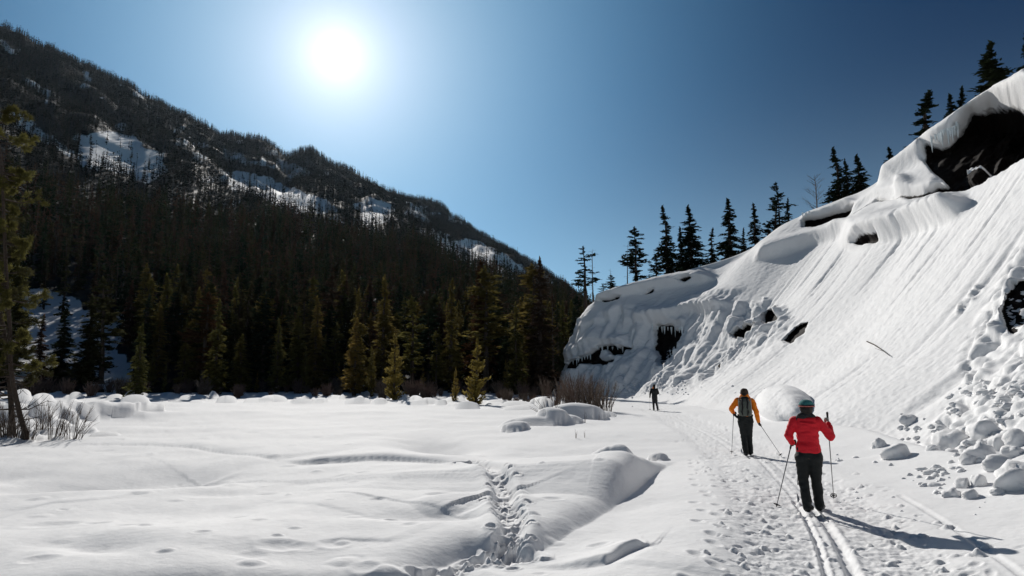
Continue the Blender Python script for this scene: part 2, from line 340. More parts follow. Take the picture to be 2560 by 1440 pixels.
def build_ground():
    half = R(39.5)
    az = np.concatenate([np.linspace(-half, half, 1060), np.linspace(half, 2*math.pi-half, 62)[1:-1]])
    rad = np.concatenate([[.25, .7, 1.3, 2, 2.8, 3.6, 4.3], 1/np.linspace(1/4.9, 1/150., 500), [180, 240, 400]])
    A, Rr = np.meshgrid(az, rad); X, Y = Rr*np.sin(A), Rr*np.cos(A)
    Z = ground_z(X.ravel(), Y.ravel()).reshape(X.shape)
    def local(cx, cy, rmax):
        d = math.hypot(cx, cy); a = math.atan2(cx, cy)
        if d < rmax+.3 or abs(a) > half: return None
        i0, i1 = np.searchsorted(rad, (d-rmax, d+rmax)); da = rmax/d; j0, j1 = np.searchsorted(az[:1060], (a-da, a+da))
        return slice(i0, i1), slice(j0, min(j1, 1060))
    for cx, cy, rx, ry, rot, h in dents():
        sl = local(cx, cy, max(rx, ry)*2.2)
        if sl is None: continue
        dx, dy = X[sl]-cx, Y[sl]-cy; c, s = math.cos(rot), math.sin(rot)
        q = ((dx*c+dy*s)/rx)**2 + ((-dx*s+dy*c)/ry)**2
        Z[sl] += h*np.exp(-q**1.6) - .25*h*np.exp(-((np.sqrt(q)-1.5)/.35)**2)
    for w, dep, wid in GROOVE:
        m = (X > w[:, 0].min()-.4) & (X < w[:, 0].max()+.4) & (Y > w[:, 1].min()-.1) & (Y < w[:, 1].max()+.1) & (Rr < 60)
        d, sd, fr = seg_dist(X[m], Y[m], w)
        Z[m] += -dep*np.exp(-(d/wid)**4) + .3*dep*np.exp(-((d-1.7*wid)/(.6*wid))**2)
    xf = np.interp(Y, FOOT_Y, FOOT_X)                    # tuck the sheet under the slope
    tuck = sstep((X-xf-.25)/1.2)*(Y < 130)*(Y > -70); Z -= .8*tuck
    Z -= 2.0*sstep((Rr-125)/40)
    V = np.stack([X, Y, Z], -1).reshape(-1, 3)
    F = grid_faces(len(rad), len(az), wrap=True)
    me = np_mesh('snow_field', V, F, M_SNOW); o = obj('snow_field', me)
    tag(o, 'wide flat meadow and trail bed under rippled white snow', kind='structure')
build_ground()

# ================================================================ THE SNOW SLOPE (sections run from its foot up to its crest)
SEC = [  # foot x, y ; crest as (px, py, Y)
    ((6.5, 4), (33.5, 4, 24)), ((8.3, 13.5), (33.8, 16, 24)), ((10.2, 25), (34, 31, 24)),
    ((11.0, 31), None, (2790, 20, 38)), ((12.0, 40), None, (2560, 172, 46)), ((12.6, 45), None, (2420, 262, 51)), ((13.2, 54), None, (2280, 385, 59)),
    ((13.3, 59), None, (2190, 458, 64)), ((13.6, 64), None, (2110, 498, 69)), ((13.5, 72), None, (1960, 560, 77)), ((13.0, 79), None, (1860, 630, 83)), ((11.4, 85.5), None, (1700, 682, 90)),
    ((8.4, 92), None, (1560, 724, 95)), ((5.8, 96.6), None, (1482, 757, 99)), ((5.4, 99.5), (13.8, 104, 13.6)), ((7.5, 104), (16.5, 108, 13.4)), ((13, 110), (21, 112, 13.2)), ((24, 118), (28, 117, 13.0))]
def build_slope():
    T = []
    for s in SEC:
        f = s[0]; c = s[1] if s[1] is not None else tuple(at(*s[2]))
        T.append((f[0], f[1], c[0], c[1], c[2]))
    T = np.array(T); T = np.vstack([[6.8, -40, 33, -40, 24], [6.6, -12, 33, -12, 24], T])
    D = smooth_pts(T, 40)                                # dense table
    # column density: by how large it shows
    fy = D[:, 1]; key = np.where(fy < 5, fy*.01, 0)
    w = np.zeros(len(D))
    for i in range(1, len(D)):
        ym = max(5, .5*(D[i, 1]+D[i, 3])); step = np.hypot(D[i, 0]-D[i-1, 0], D[i, 1]-D[i-1, 1])*.5+np.hypot(D[i, 2]-D[i-1, 2], D[i, 3]-D[i-1, 3])*.5
        w[i] = w[i-1] + step*(25/ym**2+.12/ (1+ym/60) if D[i, 1] > 5 else .05)
    NC, NV = 1000, 430
    u = np.linspace(0, w[-1], NC); C = np.stack([np.interp(u, w, D[:, k]) for k in range(5)], -1)
    t = np.linspace(0, 1, NV)
    U, TT = np.meshgrid(np.arange(NC), t, indexing='ij')
    fx, fy_, cx, cy, cz = [C[:, k][:, None] for k in range(5)]
    near = sstep((45-fy_)/30); tt = TT**(1+.9*near)      # rows gather at the foot of the near sections
    z0 = ground_macro(fx.ravel(), fy_.ravel())[:, None] - .12
    steep = sstep((fy_-60)/25)
    prof = (1-steep)*(.80*tt + .20*tt**2.2 - .10*np.sin(math.pi*tt)*(1-tt)) + steep*(tt*.55 + .45*sstep(tt*1.1))
    # foot flares out tangentially
    prof = prof*sstep(.35+tt*6)
    X = fx+(cx-fx)*tt; Y = fy_+(cy-fy_)*tt; Z = z0+(cz-z0)*prof
    hx, hy = (cx-fx), (cy-fy_); hl = np.hypot(hx, hy); ang = np.arctan2(cz, hl)
    nx, ny, nzv = -hx/hl*np.sin(ang), -hy/hl*np.sin(ang), np.cos(ang)
    nx, ny, nzv = [np.broadcast_to(a, X.shape) for a in (nx, ny, nzv)]
    px, py = proj(X, Y, Z)
    vis = (fy_ > 4) & (fy_ < 98.2); vis = np.broadcast_to(vis, X.shape)
    sc = np.clip(np.hypot(Y, X), 8, 200)/FPX             # metres per photo pixel there
    B = np.zeros_like(X); rock = np.zeros_like(X); Dn = np.zeros_like(X)
    CV = np.zeros_like(X); edge = sstep(TT*8)*sstep((1-TT)*25)                  # relief dies out at foot and crest
    # --- broad undulation + streaks down the fall line
    s1 = C[:, 1][:, None] + 0*X; dist = TT*hl
    mid = sstep(TT*5)*(1-.2*TT)
    Dn += .55*fbm(s1*.08, dist*.06, 2, 101, .3)*edge
    wob = 1.4*noise(s1*.05, dist*.09, 15)
    st = fbm((s1+wob)*.55, dist*.045, 4, 120)
    st2 = np.clip(noise((s1+wob*1.2)*1.3, dist*.06, 133)-.12, 0, 1)
    amp = sstep(TT*7)
    Dn += (1-.75*sstep((TT-.55)*4))*(.030*st - .17*st2*(.2+1.6*sstep(.4+1.8*noise(s1*.22, dist*.16, 160))))*amp*np.clip(Y/30, .35, 1.2)*(.35+.9*sstep(.5+1.5*fbm(s1*.12, dist*.10, 2, 150)))
    Dn += +.010*fbm((s1+wob)*3.2, dist*.25, 3, 140)*amp
    # --- helper for features marked where they lie on the hillside
    def inside(pp, soft, rough=5, seed=0):
        jx = rough*fbm(px*.03, py*.03, 3, 200+seed); jy = rough*fbm(px*.03+9, py*.03, 3, 230+seed)
        return sstep((poly_sd(px+jx, py+jy, pp)+soft*.2)/soft)*vis
    def line(pp, rough=3, seed=0):
        w_ = smooth_pts(pp, 5); jx = rough*fbm(px*.03, py*.03, 3, 300+seed); d, sd, fr = seg_dist(px+jx, py-jx, w_)
        return d, -sd, fr                                # + above the line (pixels grow downwards)
    def roll(pp, up_w, dn_w, h, fade=.15, rough=3, seed=0):
        rough = min(rough, 2.5)   # rounded lip: swells above, drops sharply below
        d, sd, fr = line(pp, rough, seed); env = sstep(fr/fade)*sstep((1-fr)/fade)*vis
        return .62*env*h*np.where(sd > 0, np.exp(-(d/up_w)**2), np.exp(-(d/dn_w)**2))
    # lumpy ice-fall zone on the cliffs
    zone = [(1370, 960), (1400, 870), (1440, 800), (1540, 770), (1700, 770), (1840, 760), (1960, 760), (2010, 800), (2000, 850), (1900, 900), (1780, 960), (1640, 985), (1500, 985)]
    zi = inside(zone, 45, 18)
    bl = billow(s1*.26, dist*.20, 3, 400)
    vary = .35+.8*sstep(.5+1.6*noise(s1*.09+3, dist*.12, 440))
    Dn += zi*vary*(.85*(bl-.9) + .12*billow(s1*.7, dist*.45, 2, 410) + .06*fbm(s1*2.5, dist*1.2, 3, 420))
    Dn += .05*inside([(1380, 1000), (1500, 900), (1640, 900), (1750, 960), (1640, 1000)], 30, 10)*billow(s1*1.6, dist*1.6, 3, 430)
    # fluted curtain under the second roll
    fl = inside([(1560, 790), (1640, 745), (1760, 735), (1850, 725), (1850, 765), (1780, 800), (1650, 810)], 18, 5)
    Dn += fl*.30*np.abs(noise(s1*1.3, dist*.15, 450))
    # --- rolls (cornices) with drops under them
    Dn += roll([(1480, 757), (1540, 742), (1620, 722), (1720, 700), (1790, 690)], 20, 6, 2.1, .12)
    Dn += roll([(1440, 825), (1500, 800), (1560, 772), (1620, 765)], 26, 9, .9, .25, 6, 1)
    Dn += roll([(1560, 800), (1640, 800), (1720, 780), (1790, 775), (1850, 760)], 30, 8, 1.9, .2, 6, 2)
    Dn += roll([(1700, 745), (1760, 742), (1850, 730), (1880, 712)], 18, 8, .5, .25, 4, 3)
    Dn += roll([(1880, 660), (1950, 632), (2020, 605), (2080, 590), (2150, 560)], 26, 8, 2.0, .2, 4, 4)
    Dn += roll([(1995, 545), (2050, 533), (2100, 518), (2150, 505)], 24, 5, 2.0, .2, 3, 5)
    Dn += roll([(2100, 625), (2200, 585), (2300, 560), (2380, 545), (2440, 505)], 44, 9, 2.7, .2, 6, 6)
    Dn += roll([(2120, 545), (2180, 500), (2240, 480), (2300, 470), (2370, 455)], 30, 6, .9, .15, 4, 7)
    Dn += roll([(2250, 445), (2262, 470), (2240, 500)], 18, 8, .8, .25, 3, 8)
    Dn += roll([(2200, 480), (2270, 420), (2310, 385), (2385, 325), (2450, 275), (2560, 240), (2640, 210)], 42, 7, 2.0, .1, 4, 9)
    Dn += roll([(2560, 690), (2520, 735), (2500, 800), (2470, 840)], 38, 8, .6, .15, 7, 10)
    Dn += roll([(1380, 915), (1440, 880), (1500, 852), (1580, 858)], 24, 5, 1.0, .15, 8, 11)
    Dn += roll([(1625, 815), (1660, 800), (1720, 812)], 22, 5, .9, .2, 6, 12)
    # --- cavities down to bare rock
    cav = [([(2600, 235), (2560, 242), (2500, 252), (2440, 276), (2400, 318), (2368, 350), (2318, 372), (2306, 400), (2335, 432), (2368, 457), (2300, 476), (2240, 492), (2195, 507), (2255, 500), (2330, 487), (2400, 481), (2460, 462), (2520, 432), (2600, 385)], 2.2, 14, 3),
           ([(2005, 550), (2060, 537), (2142, 514), (2118, 556), (2060, 570), (2008, 570)], 1.6, 8, 2),
           ([(2130, 618), (2170, 598), (2205, 588), (2195, 602), (2150, 616)], .9, 5, 2), ([(2130, 545), (2200, 503), (2240, 495), (2200, 512)], .6, 4, 2),
           ([(1502, 756), (1560, 743), (1552, 753), (1510, 760)], 1.0, 4, 2), ([(1605, 738), (1640, 722), (1632, 734)], .7, 3, 2), ([(1700, 706), (1738, 692), (1735, 702), (1712, 710)], .8, 4, 2),
           ([(1398, 912), (1440, 897), (1480, 880), (1500, 864), (1532, 864), (1582, 868), (1560, 892), (1530, 918), (1470, 914), (1430, 928), (1398, 926)], 1.8, 9, 8),
           ([(1632, 828), (1652, 808), (1680, 815), (1712, 822), (1714, 842), (1700, 870), (1680, 905), (1650, 925), (1645, 890), (1630, 880)], 1.7, 8, 8),
           ([(1838, 838), (1850, 826), (1874, 822), (1892, 818), (1880, 838), (1850, 852)], 1.3, 6, 5), ([(1912, 805), (1918, 780), (1938, 776), (1940, 798), (1922, 812)], 1.3, 6, 4),
           ([(1963, 846), (1985, 820), (2008, 806), (2000, 828), (1975, 850)], 1.2, 6, 4), ([(1792, 915), (1800, 905), (1806, 912), (1796, 922)], .4, 4, 2),
           ([(2512, 775), (2528, 735), (2560, 690), (2600, 640), (2600, 800), (2560, 800), (2535, 835), (2512, 828)], .8, 12, 8)]
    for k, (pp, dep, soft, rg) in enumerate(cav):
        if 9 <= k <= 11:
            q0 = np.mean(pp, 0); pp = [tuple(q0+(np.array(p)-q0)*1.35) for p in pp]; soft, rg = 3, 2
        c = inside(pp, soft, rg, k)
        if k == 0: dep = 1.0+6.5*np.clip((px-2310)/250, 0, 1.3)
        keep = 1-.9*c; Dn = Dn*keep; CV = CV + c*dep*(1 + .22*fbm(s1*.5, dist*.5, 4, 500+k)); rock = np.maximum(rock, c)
    blob = inside([(1498, 905), (1500, 885), (1520, 880), (1528, 893), (1545, 898), (1530, 908), (1512, 912)], 6, 3, 40)   # snow tuft in the rock hollow
    rock = rock*(1-blob); Dn += blob*1.3
    rs = inside([(2440, 420), (2460, 405), (2490, 402), (2506, 412), (2500, 430), (2470, 450), (2445, 460)], 8, 2, 41); Dn += rs*1.4
    cap = inside([(2440, 425), (2458, 404), (2490, 400), (2508, 410), (2495, 414), (2465, 418), (2448, 432)], 5, 1, 42); rock = rock*(1-cap)
    for pp in ([(1645, 880), (1700, 850), (1712, 880), (1670, 930), (1650, 935)], [(2520, 760), (2600, 700), (2600, 800), (2530, 840)]):
        m = inside(pp, 8, 6, 50); sp = noise(s1*4, dist*4, 610) + .6*noise(s1*9, dist*9, 611); rock = np.where(m > .5, np.clip(rock*(sp < .15)+.0, 0, 1), rock); Dn += m*.18*noise(s1*3, dist*3, 612)
    # --- avalanche rubble chain down the right side
    ch = smooth_pts([(2575, 640), (2500, 760), (2455, 840), (2425, 900), (2440, 960), (2400, 1010), (2330, 1090)], 6)
    d, sd, fr = seg_dist(px, py, ch); m = sstep((58-d)/45)*vis
    Dn += m*(.24*billow(s1*.8, dist*.8, 2, 700)-.14) *np.clip(1.2-.3*fr, .6, 1.2)
    ch = smooth_pts([(2640, 820), (2560, 880), (2520, 960), (2490, 1040), (2430, 1130), (2380, 1220)], 6)
    d, sd, fr = seg_dist(px, py, ch); m = sstep((75-d)/55)*vis
    Dn += m*(.15*billow(s1*1.1, dist*1.1, 2, 720)-.08)
    m = inside([(2380, 760), (2440, 700), (2460, 712), (2440, 740), (2385, 780)], 10, 5, 60); Dn += m*.12*billow(s1*3, dist*3, 2, 730)
    m = inside([(2200, 590), (2260, 560), (2300, 560), (2260, 620), (2200, 640)], 14, 6, 61); Dn += m*.06*fbm(s1*1.5, dist*.6, 3, 731)
    # big drift lump at the foot
    qx, qy = (px-1962)/72, (py-1016)/46; q = qx**2+qy**2+.25*noise(px*.02, py*.02, 71); Dn += vis*.95*np.sqrt(np.clip(1-q, 0, 1))**.8*(Y < 60)
    # fine grain
    Dn += .012*fbm(s1*4, dist*3, 3, 800)*np.clip(Y/15, .5, 3)
    Dn *= sstep(TT*14)*(.2+.8*sstep((1-TT)*12))
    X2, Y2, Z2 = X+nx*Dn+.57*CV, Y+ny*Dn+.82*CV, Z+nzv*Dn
    # --- top: rolls over into the plateau
    ext = [(0.25, -.02), (.7, -.15), (1.4, -.45), (2.4, -.9), (4, -1.3), (8, -1.6), (16, -1.6), (34, -1.2), (70, 0)]
    dx, dy = (hx/hl), (hy/hl); EX, EY, EZ = [], [], []
    for e, dz in ext:
        EX.append(cx+dx*e); EY.append(cy+dy*e); EZ.append(cz+dz+.0*cx)
    X2 = np.hstack([X2]+EX); Y2 = np.hstack([Y2]+EY); Z2 = np.hstack([Z2]+EZ); rock = np.hstack([rock]+[np.zeros_like(cx)]*len(ext))
    V = np.stack([X2, Y2, Z2], -1).reshape(-1, 3); F = grid_faces(NC, NV+len(ext), flip=True)
    me = np_mesh('snow_slope', V, F, M_SLOPE, attrs={'rock': rock.ravel()}); o = obj('snow_slope', me)
    tag(o, 'steep snow covered hillside with dark rock bands and cornices', kind='structure')
    return o, X2[:, :NV], Y2[:, :NV], Z2[:, :NV], vis, C
SLOPE, SX, SY, SZ, SVIS, SECC = build_slope()
SPX, SPY = proj(SX, SY, SZ)
def on_slope(px, py):                                    # the slope point nearest to a pixel, front sections only
    d = (SPX-px)**2 + (SPY-py)**2 + np.where(SVIS, 0, 1e9) + SY*.02
    k = np.unravel_index(np.argmin(d), d.shape); return np.array((SX[k], SY[k], SZ[k]))

# ================================================================ THE MOUNTAIN (polar sheet, foot to ridge)
RIDGE = [(-900, -330), (-500, -150), (-200, -20), (0, 62), (150, 140), (300, 202), (400, 262), (550, 332), (672, 362), (702, 396), (722, 392), (738, 380), (850, 418), (1000, 482), (1150, 552), (1250, 612), (1340, 672), (1440, 738), (1500, 790), (1600, 830), (1800, 860), (2300, 850)]
FOREST_TOP = [(-900, 350), (0, 420), (200, 485), (400, 520), (700, 565), (850, 590), (1000, 625), (1150, 668), (1300, 722), (1440, 775), (1600, 850), (2300, 880)]
def make_tabs():
    A, TR, TF = [], [], []
    for px in np.linspace(-900, 2300, 260):
        yr = np.interp(px, [p[0] for p in RIDGE], [p[1] for p in RIDGE]); yf = np.interp(px, [p[0] for p in FOREST_TOP], [p[1] for p in FOREST_TOP])
        A.append(col_az(px, .5*(yr+yf))); TR.append(tan_el(px, yr)); TF.append(tan_el(px, yf))
    return np.array(A), np.array(TR), np.array(TF)
TA, TR_, TF_ = make_tabs()
def mountain_z(az, r):
    """terrain height of the mountainside over azimuth and distance"""
    tr = np.interp(az, TA, TR_); tf = np.interp(az, TA, TF_)
    rr = 1150+350*sstep((az+.3)/.6); r0 = 102.; r1 = 330.; z1 = r1*tf; zr = rr*tr
    a = np.clip((r-r0)/(r1-r0), 0, 1); b = np.clip((r-r1)/(rr-r1), 0, 1)
    z = np.where(r < r1, z1*(a**1.15), z1+(zr-z1)*(b**1.05))
    x, y = r*np.sin(az), r*np.cos(az)
    env = sstep((r-105)/60)
    z = z + env*np.clip((r-150)/700, .06, 1)*(17*fbm(az*11, r*.0022, 3, 900)*(1-.75*b**6) + 8*fbm(x*.011, y*.011, 4, 910)*(1-b**6))
    z = z + 4*fbm(az*60, r*.004, 2, 915)*b
    # past the ridge the ground falls away
    over = np.clip(r-rr, 0, None); z = z - .35*over
    return z
PATCH = [([(190, 338), (290, 330), (340, 350), (400, 388), (415, 430), (365, 455), (300, 430), (200, 410)], 1), ([(20, 265), (60, 290), (130, 340), (190, 385), (185, 400), (110, 360), (30, 300)], .8),
         ([(555, 425), (640, 438), (720, 470), (790, 490), (845, 530), (800, 538), (700, 510), (585, 470)], 1), ([(888, 515), (930, 498), (970, 505), (985, 540), (950, 565), (910, 560)], 1),
         ([(1075, 592), (1180, 600), (1260, 640), (1335, 690), (1300, 700), (1100, 645)], 1), ([(700, 405), (760, 420), (790, 440), (720, 440)], .7), ([(1125, 528), (1200, 552), (1215, 570), (1130, 548)], .8),
         ([(1010, 512), (1080, 530), (1080, 552), (1015, 540)], .7), ([(545, 375), (640, 395), (640, 415), (560, 400)], .5), ([(205, 180), (230, 182), (228, 215), (210, 220)], .7), ([(0, 100), (45, 122), (42, 132), (0, 112)], .8),
         ([(690, 400), (720, 400), (715, 420), (695, 425)], .7), ([(1350, 690), (1410, 720), (1400, 735), (1345, 705)], .6),
         ([(330, 225), (360, 232), (365, 245), (335, 240)], .5), ([(60, 190), (130, 240), (120, 260), (60, 220)], .45), ([(440, 340), (480, 350), (470, 370), (440, 360)], .45)]
NEARP = [([(35, 730), (110, 715), (200, 755), (240, 800), (230, 900), (60, 960), (35, 960)], 1), ([(235, 830), (262, 800), (300, 780), (312, 830), (296, 870), (322, 910), (318, 975), (240, 975)], .8)]
def snow_mask(az, r, z):
    x, y = r*np.sin(az), r*np.cos(az); px, py = proj(x, y, z); m = np.zeros(np.shape(px))
    j = 14*fbm(px*.02, py*.02, 4, 950); j2 = 10*fbm(px*.02, py*.02, 4, 960)
    for pp, s in PATCH: m = np.maximum(m, s*sstep((poly_sd(px+j, py+j2, pp)+8)/16)*(r > 300))
    m = np.maximum(m, .55*sstep((fbm(px*.013, py*.030, 4, 977)-.38)/.25)*(r > 420)*sstep((px-100)/300))
    for pp, s in NEARP: m = np.maximum(m, s*sstep((poly_sd(px+j*1.2, py+j2*1.2, pp)+4)/10)*(r < 190))
    return m
def build_mountain():
    az = np.concatenate([np.linspace(-1.35, -.72, 30)[:-1], np.linspace(-.72, .14, 330), np.linspace(.14, 1.0, 40)[1:]])
    rad = np.concatenate([np.linspace(100, 330, 80)[:-1], np.linspace(330, 1500, 170), np.linspace(1530, 2300, 10)])
    A, Rr = np.meshgrid(az, rad); Z = mountain_z(A, Rr); Z = np.where(Rr < 104, -1.0+(Z+1)*sstep((Rr-100)/4), Z)
    X, Y = Rr*np.sin(A), Rr*np.cos(A); sm = snow_mask(A, Rr, Z)
    lower = (Rr < 330)
    rock = np.where(lower, .85, .80) - .95*sm - .15*fbm(X*.02, Y*.02, 3, 970)
    me = np_mesh('mountain', np.stack([X, Y, Z], -1).reshape(-1, 3), grid_faces(len(rad), len(az)), M_MOUNT, attrs={'rock': rock.ravel()})
    o = obj('mountain', me); tag(o, 'dark forested mountainside with blue shaded snow patches', kind='structure')
build_mountain()
# ================================================================ TREES
def m_needles(name, cols, trans=.3):
    m, N, L, P = mat_new(name)
    oi = N.new('ShaderNodeObjectInfo'); n = nz(N, L, 1.3, 3)
    r1 = ramp(N, L, oi.outputs['Random'], cols); r1.color_ramp.interpolation = 'LINEAR'
    r2 = ramp(N, L, n.outputs[0], [(.3, (.55, .55, .55)), (.7, (1.35, 1.35, 1.35))])
    mx = N.new('ShaderNodeMix'); mx.data_type = 'RGBA'; mx.blend_type = 'MULTIPLY'; mx.inputs[0].default_value = 1
    L.new(r1.outputs[0], mx.inputs[6]); L.new(r2.outputs[0], mx.inputs[7])
    N.remove(P); out = [k for k in N if k.type == 'OUTPUT_MATERIAL'][0]
    d = N.new('ShaderNodeBsdfDiffuse'); t = N.new('ShaderNodeBsdfTranslucent'); s = N.new('ShaderNodeMixShader'); s.inputs[0].default_value = trans
    L.new(mx.outputs[2], d.inputs[0]); L.new(mx.outputs[2], t.inputs[0]); L.new(d.outputs[0], s.inputs[1]); L.new(t.outputs[0], s.inputs[2]); L.new(s.outputs[0], out.inputs[0])
    return m
M_DARK = m_needles('dark_needles', [(0, (.020, .032, .020)), (.3, (.028, .038, .020)), (.55, (.052, .050, .022)), (.72, (.055, .042, .028)), (.95, (.085, .050, .034))], .36)
M_FAR = m_needles('far_needles', [(0, (.012, .018, .015)), (.6, (.018, .022, .018)), (1, (.028, .026, .020))], .1)
M_BACKLIT_GOLD = m_needles('sunlit_needles', [(0, (.20, .155, .042)), (.5, (.24, .165, .048)), (1, (.17, .15, .042))], .5)  # glow of backlit edge trees painted into the needle colour
M_BACKLIT_OLIVE = m_needles('backlit_olive_needles', [(0, (.11, .10, .030)), (.5, (.16, .115, .036)), (1, (.09, .09, .030))], .5)  # olive hue, with backlight painted in as a brighter colour
M_RUST = m_needles('rusty_needles', [(0, (.085, .040, .020)), (1, (.060, .034, .018))], .3)
M_CREST = m_needles('crest_needles', [(0, (.012, .020, .012)), (1, (.022, .028, .014))], .2)
M_BARK = mat_plain('bark', (.045, .032, .024), .95, .4, 14, .6, .02)
M_TWIG = mat_plain('twig_bark', (.12, .09, .07), .9, .35, 9, 0)
M_TWIGRED = mat_plain('red_twig_bark', (.12, .078, .062), .9, .35, 9, 0)
M_GREY = mat_plain('dead_wood', (.09, .075, .065), .95, .3, 14, .4, .02)

def tube(path, rads, sides=6):
    """one tapered tube -> V, F (quads)"""
    path = np.asarray(path, float); n = len(path); t = np.gradient(path, axis=0); t /= np.linalg.norm(t, axis=1)[:, None]+1e-9
    ref = np.array((0, 0, 1.)) if abs(t[0, 2]) < .9 else np.array((1., 0, 0))
    a = np.cross(t, ref); a /= np.linalg.norm(a, axis=1)[:, None]+1e-9; b = np.cross(t, a)
    ang = np.arange(sides)/sides*2*math.pi
    V = path[:, None, :] + np.asarray(rads)[:, None, None]*(np.cos(ang)[None, :, None]*a[:, None, :]+np.sin(ang)[None, :, None]*b[:, None, :])
    return V.reshape(-1, 3), grid_faces(n, sides, wrap=True)
class Soup:
    def __init__(s): s.V, s.F, s.n = [], [], 0
    def add(s, V, F): s.V.append(V); s.F.append(np.asarray(F)+s.n); s.n += len(V)
    def tube(s, p, r, k=4): s.add(*tube(p, r, k))
    def quads(s, C, D, W, Ln, Wd, bend=None):
        """leaf blades: centre C, direction D, width axis W (unit), length, width"""
        Ln = Ln[:, None]; Wd = Wd[:, None]
        q = np.stack([C-D*Ln*.5, C+W*Wd*.5+D*Ln*.05, C+D*Ln*.5, C-W*Wd*.5-D*Ln*.02], 1)
        s.add(q.reshape(-1, 3), np.arange(len(C)*4).reshape(-1, 4))
    def mesh(s, name, mat, smooth=True): return np_mesh(name, np.vstack(s.V), np.vstack(s.F), mat, smooth)
def unit(v): return v/(np.linalg.norm(v, axis=-1, keepdims=True)+1e-9)
def conifer(seed, H, kind='spruce', detail=1.0, mat=None, radius=None):
    rs = np.random.RandomState(seed); crown, trunk = Soup(), Soup()
    lean = rs.normal(0, .012, 2)*H; zz = np.linspace(0, 1, 8)
    wob = np.stack([lean[0]*zz**1.5+.01*H*rs.normal(0, .5, 8)*zz, lean[1]*zz**1.5+.01*H*rs.normal(0, .5, 8)*zz, zz*H], -1)
    r0 = H*.0135+.03; trunk.tube(wob, r0*(1-zz)**.85+.012, 7 if detail > .5 else 4)
    def axis(h): return np.stack([np.interp(h, zz, wob[:, k]) for k in range(3)], -1)
    Rm = radius or {'spruce': .145, 'pine': .125, 'sapling': .24, 'sparse': .12, 'dense': .17, 'lean': .16}[kind]*H
    hb = {'spruce': .06, 'pine': .22, 'sapling': .02, 'sparse': .40, 'dense': .04, 'lean': .3}[kind]
    nb = int({'spruce': 190, 'pine': 120, 'sapling': 120, 'sparse': 46, 'dense': 260, 'lean': 60}[kind]*(detail if detail < .5 else 1)*(1 if H > 5 else .7))
    hs = hb+(1-hb)*np.sort(rs.rand(nb)**(1.05 if kind != 'sapling' else 1.2)); nsub = 9 if detail >= .5 else (4 if detail >= .2 else 2)
    gap = .75+.45*np.sin(hs*rs.uniform(14, 26)+rs.rand()*6)*(.6 if kind in ('pine', 'sparse', 'lean') else .3)
    if kind in ('spruce', 'dense', 'sapling'): L = Rm*((1-hs)/(1-hb))**.75*(.25+.75*np.minimum(1, (hs-hb+.03)/.12))*gap*rs.uniform(.6, 1.25, nb)
    else: L = Rm*(np.sin(math.pi*np.clip((hs-hb)/(1-hb)*.88+.12, 0, 1))**.6)*gap*rs.uniform(.35, 1.3, nb)
    L = np.maximum(L, .03*H*(1-hs)+.04); azb = rs.rand(nb)*2*math.pi
    up0 = {'spruce': -.05, 'pine': .12, 'sapling': .55, 'sparse': .1, 'dense': .05, 'lean': .2}[kind] + .7*np.clip(hs-.75, 0, 1)*2
    d = np.stack([np.cos(azb), np.sin(azb), up0+rs.normal(0, .13, nb)], -1); d = unit(d)
    base = axis(hs); droop = {'spruce': .28, 'pine': .05, 'sapling': -.05, 'sparse': .12, 'dense': .22, 'lean': -.1}[kind]
    if detail >= .5:
        for k in range(nb):
            if L[k] < .12*Rm and rs.rand() < .5: continue
            t = np.linspace(0, 1, 3)[:, None]; p = base[k]+d[k]*L[k]*t+np.array((0, 0, -droop*L[k]))*t**2
            (trunk if kind in ('sparse', 'lean') else crown).tube(p, np.array([.022, .014, .004])*min(1.3, H/10+.3), 3)
    m = nsub
    tpos = np.tile(np.linspace(.16 if kind in ('spruce', 'dense', 'sapling') else .35, 1.0, m), nb)+rs.normal(0, .04, nb*m); bi = np.repeat(np.arange(nb), m)
    P = base[bi]+d[bi]*(L[bi]*tpos)[:, None]; P[:, 2] -= droop*L[bi]*tpos**2
    reps = 3 if detail >= .9 else (2 if detail >= .5 else (2 if detail >= .2 else 1))
    P = np.repeat(P, reps, 0); bi2 = np.repeat(bi, reps); tp = np.repeat(tpos, reps); n = len(P)
    P += rs.normal(0, 1, (n, 3))*(.05*L[bi2]+.03)[:, None]*np.array((1, 1, .7))
    side = unit(np.cross(d[bi2], (0, 0, 1.))); sg = rs.choice((-1, 0, 1), n)[:, None]
    D = unit(d[bi2]*.8+side*sg*.9+rs.normal(0, .30, (n, 3))+np.array((0, 0, -.05 if kind != 'sapling' else .35)))
    W = unit(np.cross(D, rs.normal(0, 1, (n, 3))+np.array((0, 0, 1.2))))
    sz = (.30*L[bi2]*(1.15-.5*tp)+.10*min(1, H/8)+.05)*rs.uniform(.7, 1.3, n)
    if detail < .5: sz *= 1.7
    if detail < .2: sz *= 2.1
    wd = sz*(.36 if detail >= .5 else .5)*rs.uniform(.7, 1.2, n)
    crown.quads(P, D, W, sz, wd)
    if detail >= .2:                                     # leader
        q = 10; hh = np.linspace(.93, 1.015, q); C = axis(hh); C[:, 2] = hh*H; a = rs.rand(q)*6.28
        Dd = unit(np.stack([np.cos(a)*.5, np.sin(a)*.5, np.ones(q)], -1)); crown.quads(C, Dd, unit(np.cross(Dd, rs.normal(0, 1, (q, 3)))), np.full(q, .045*H), np.full(q, .012*H))
    return crown.mesh('crown', mat or M_DARK, False), trunk.mesh('trunk', M_BARK)
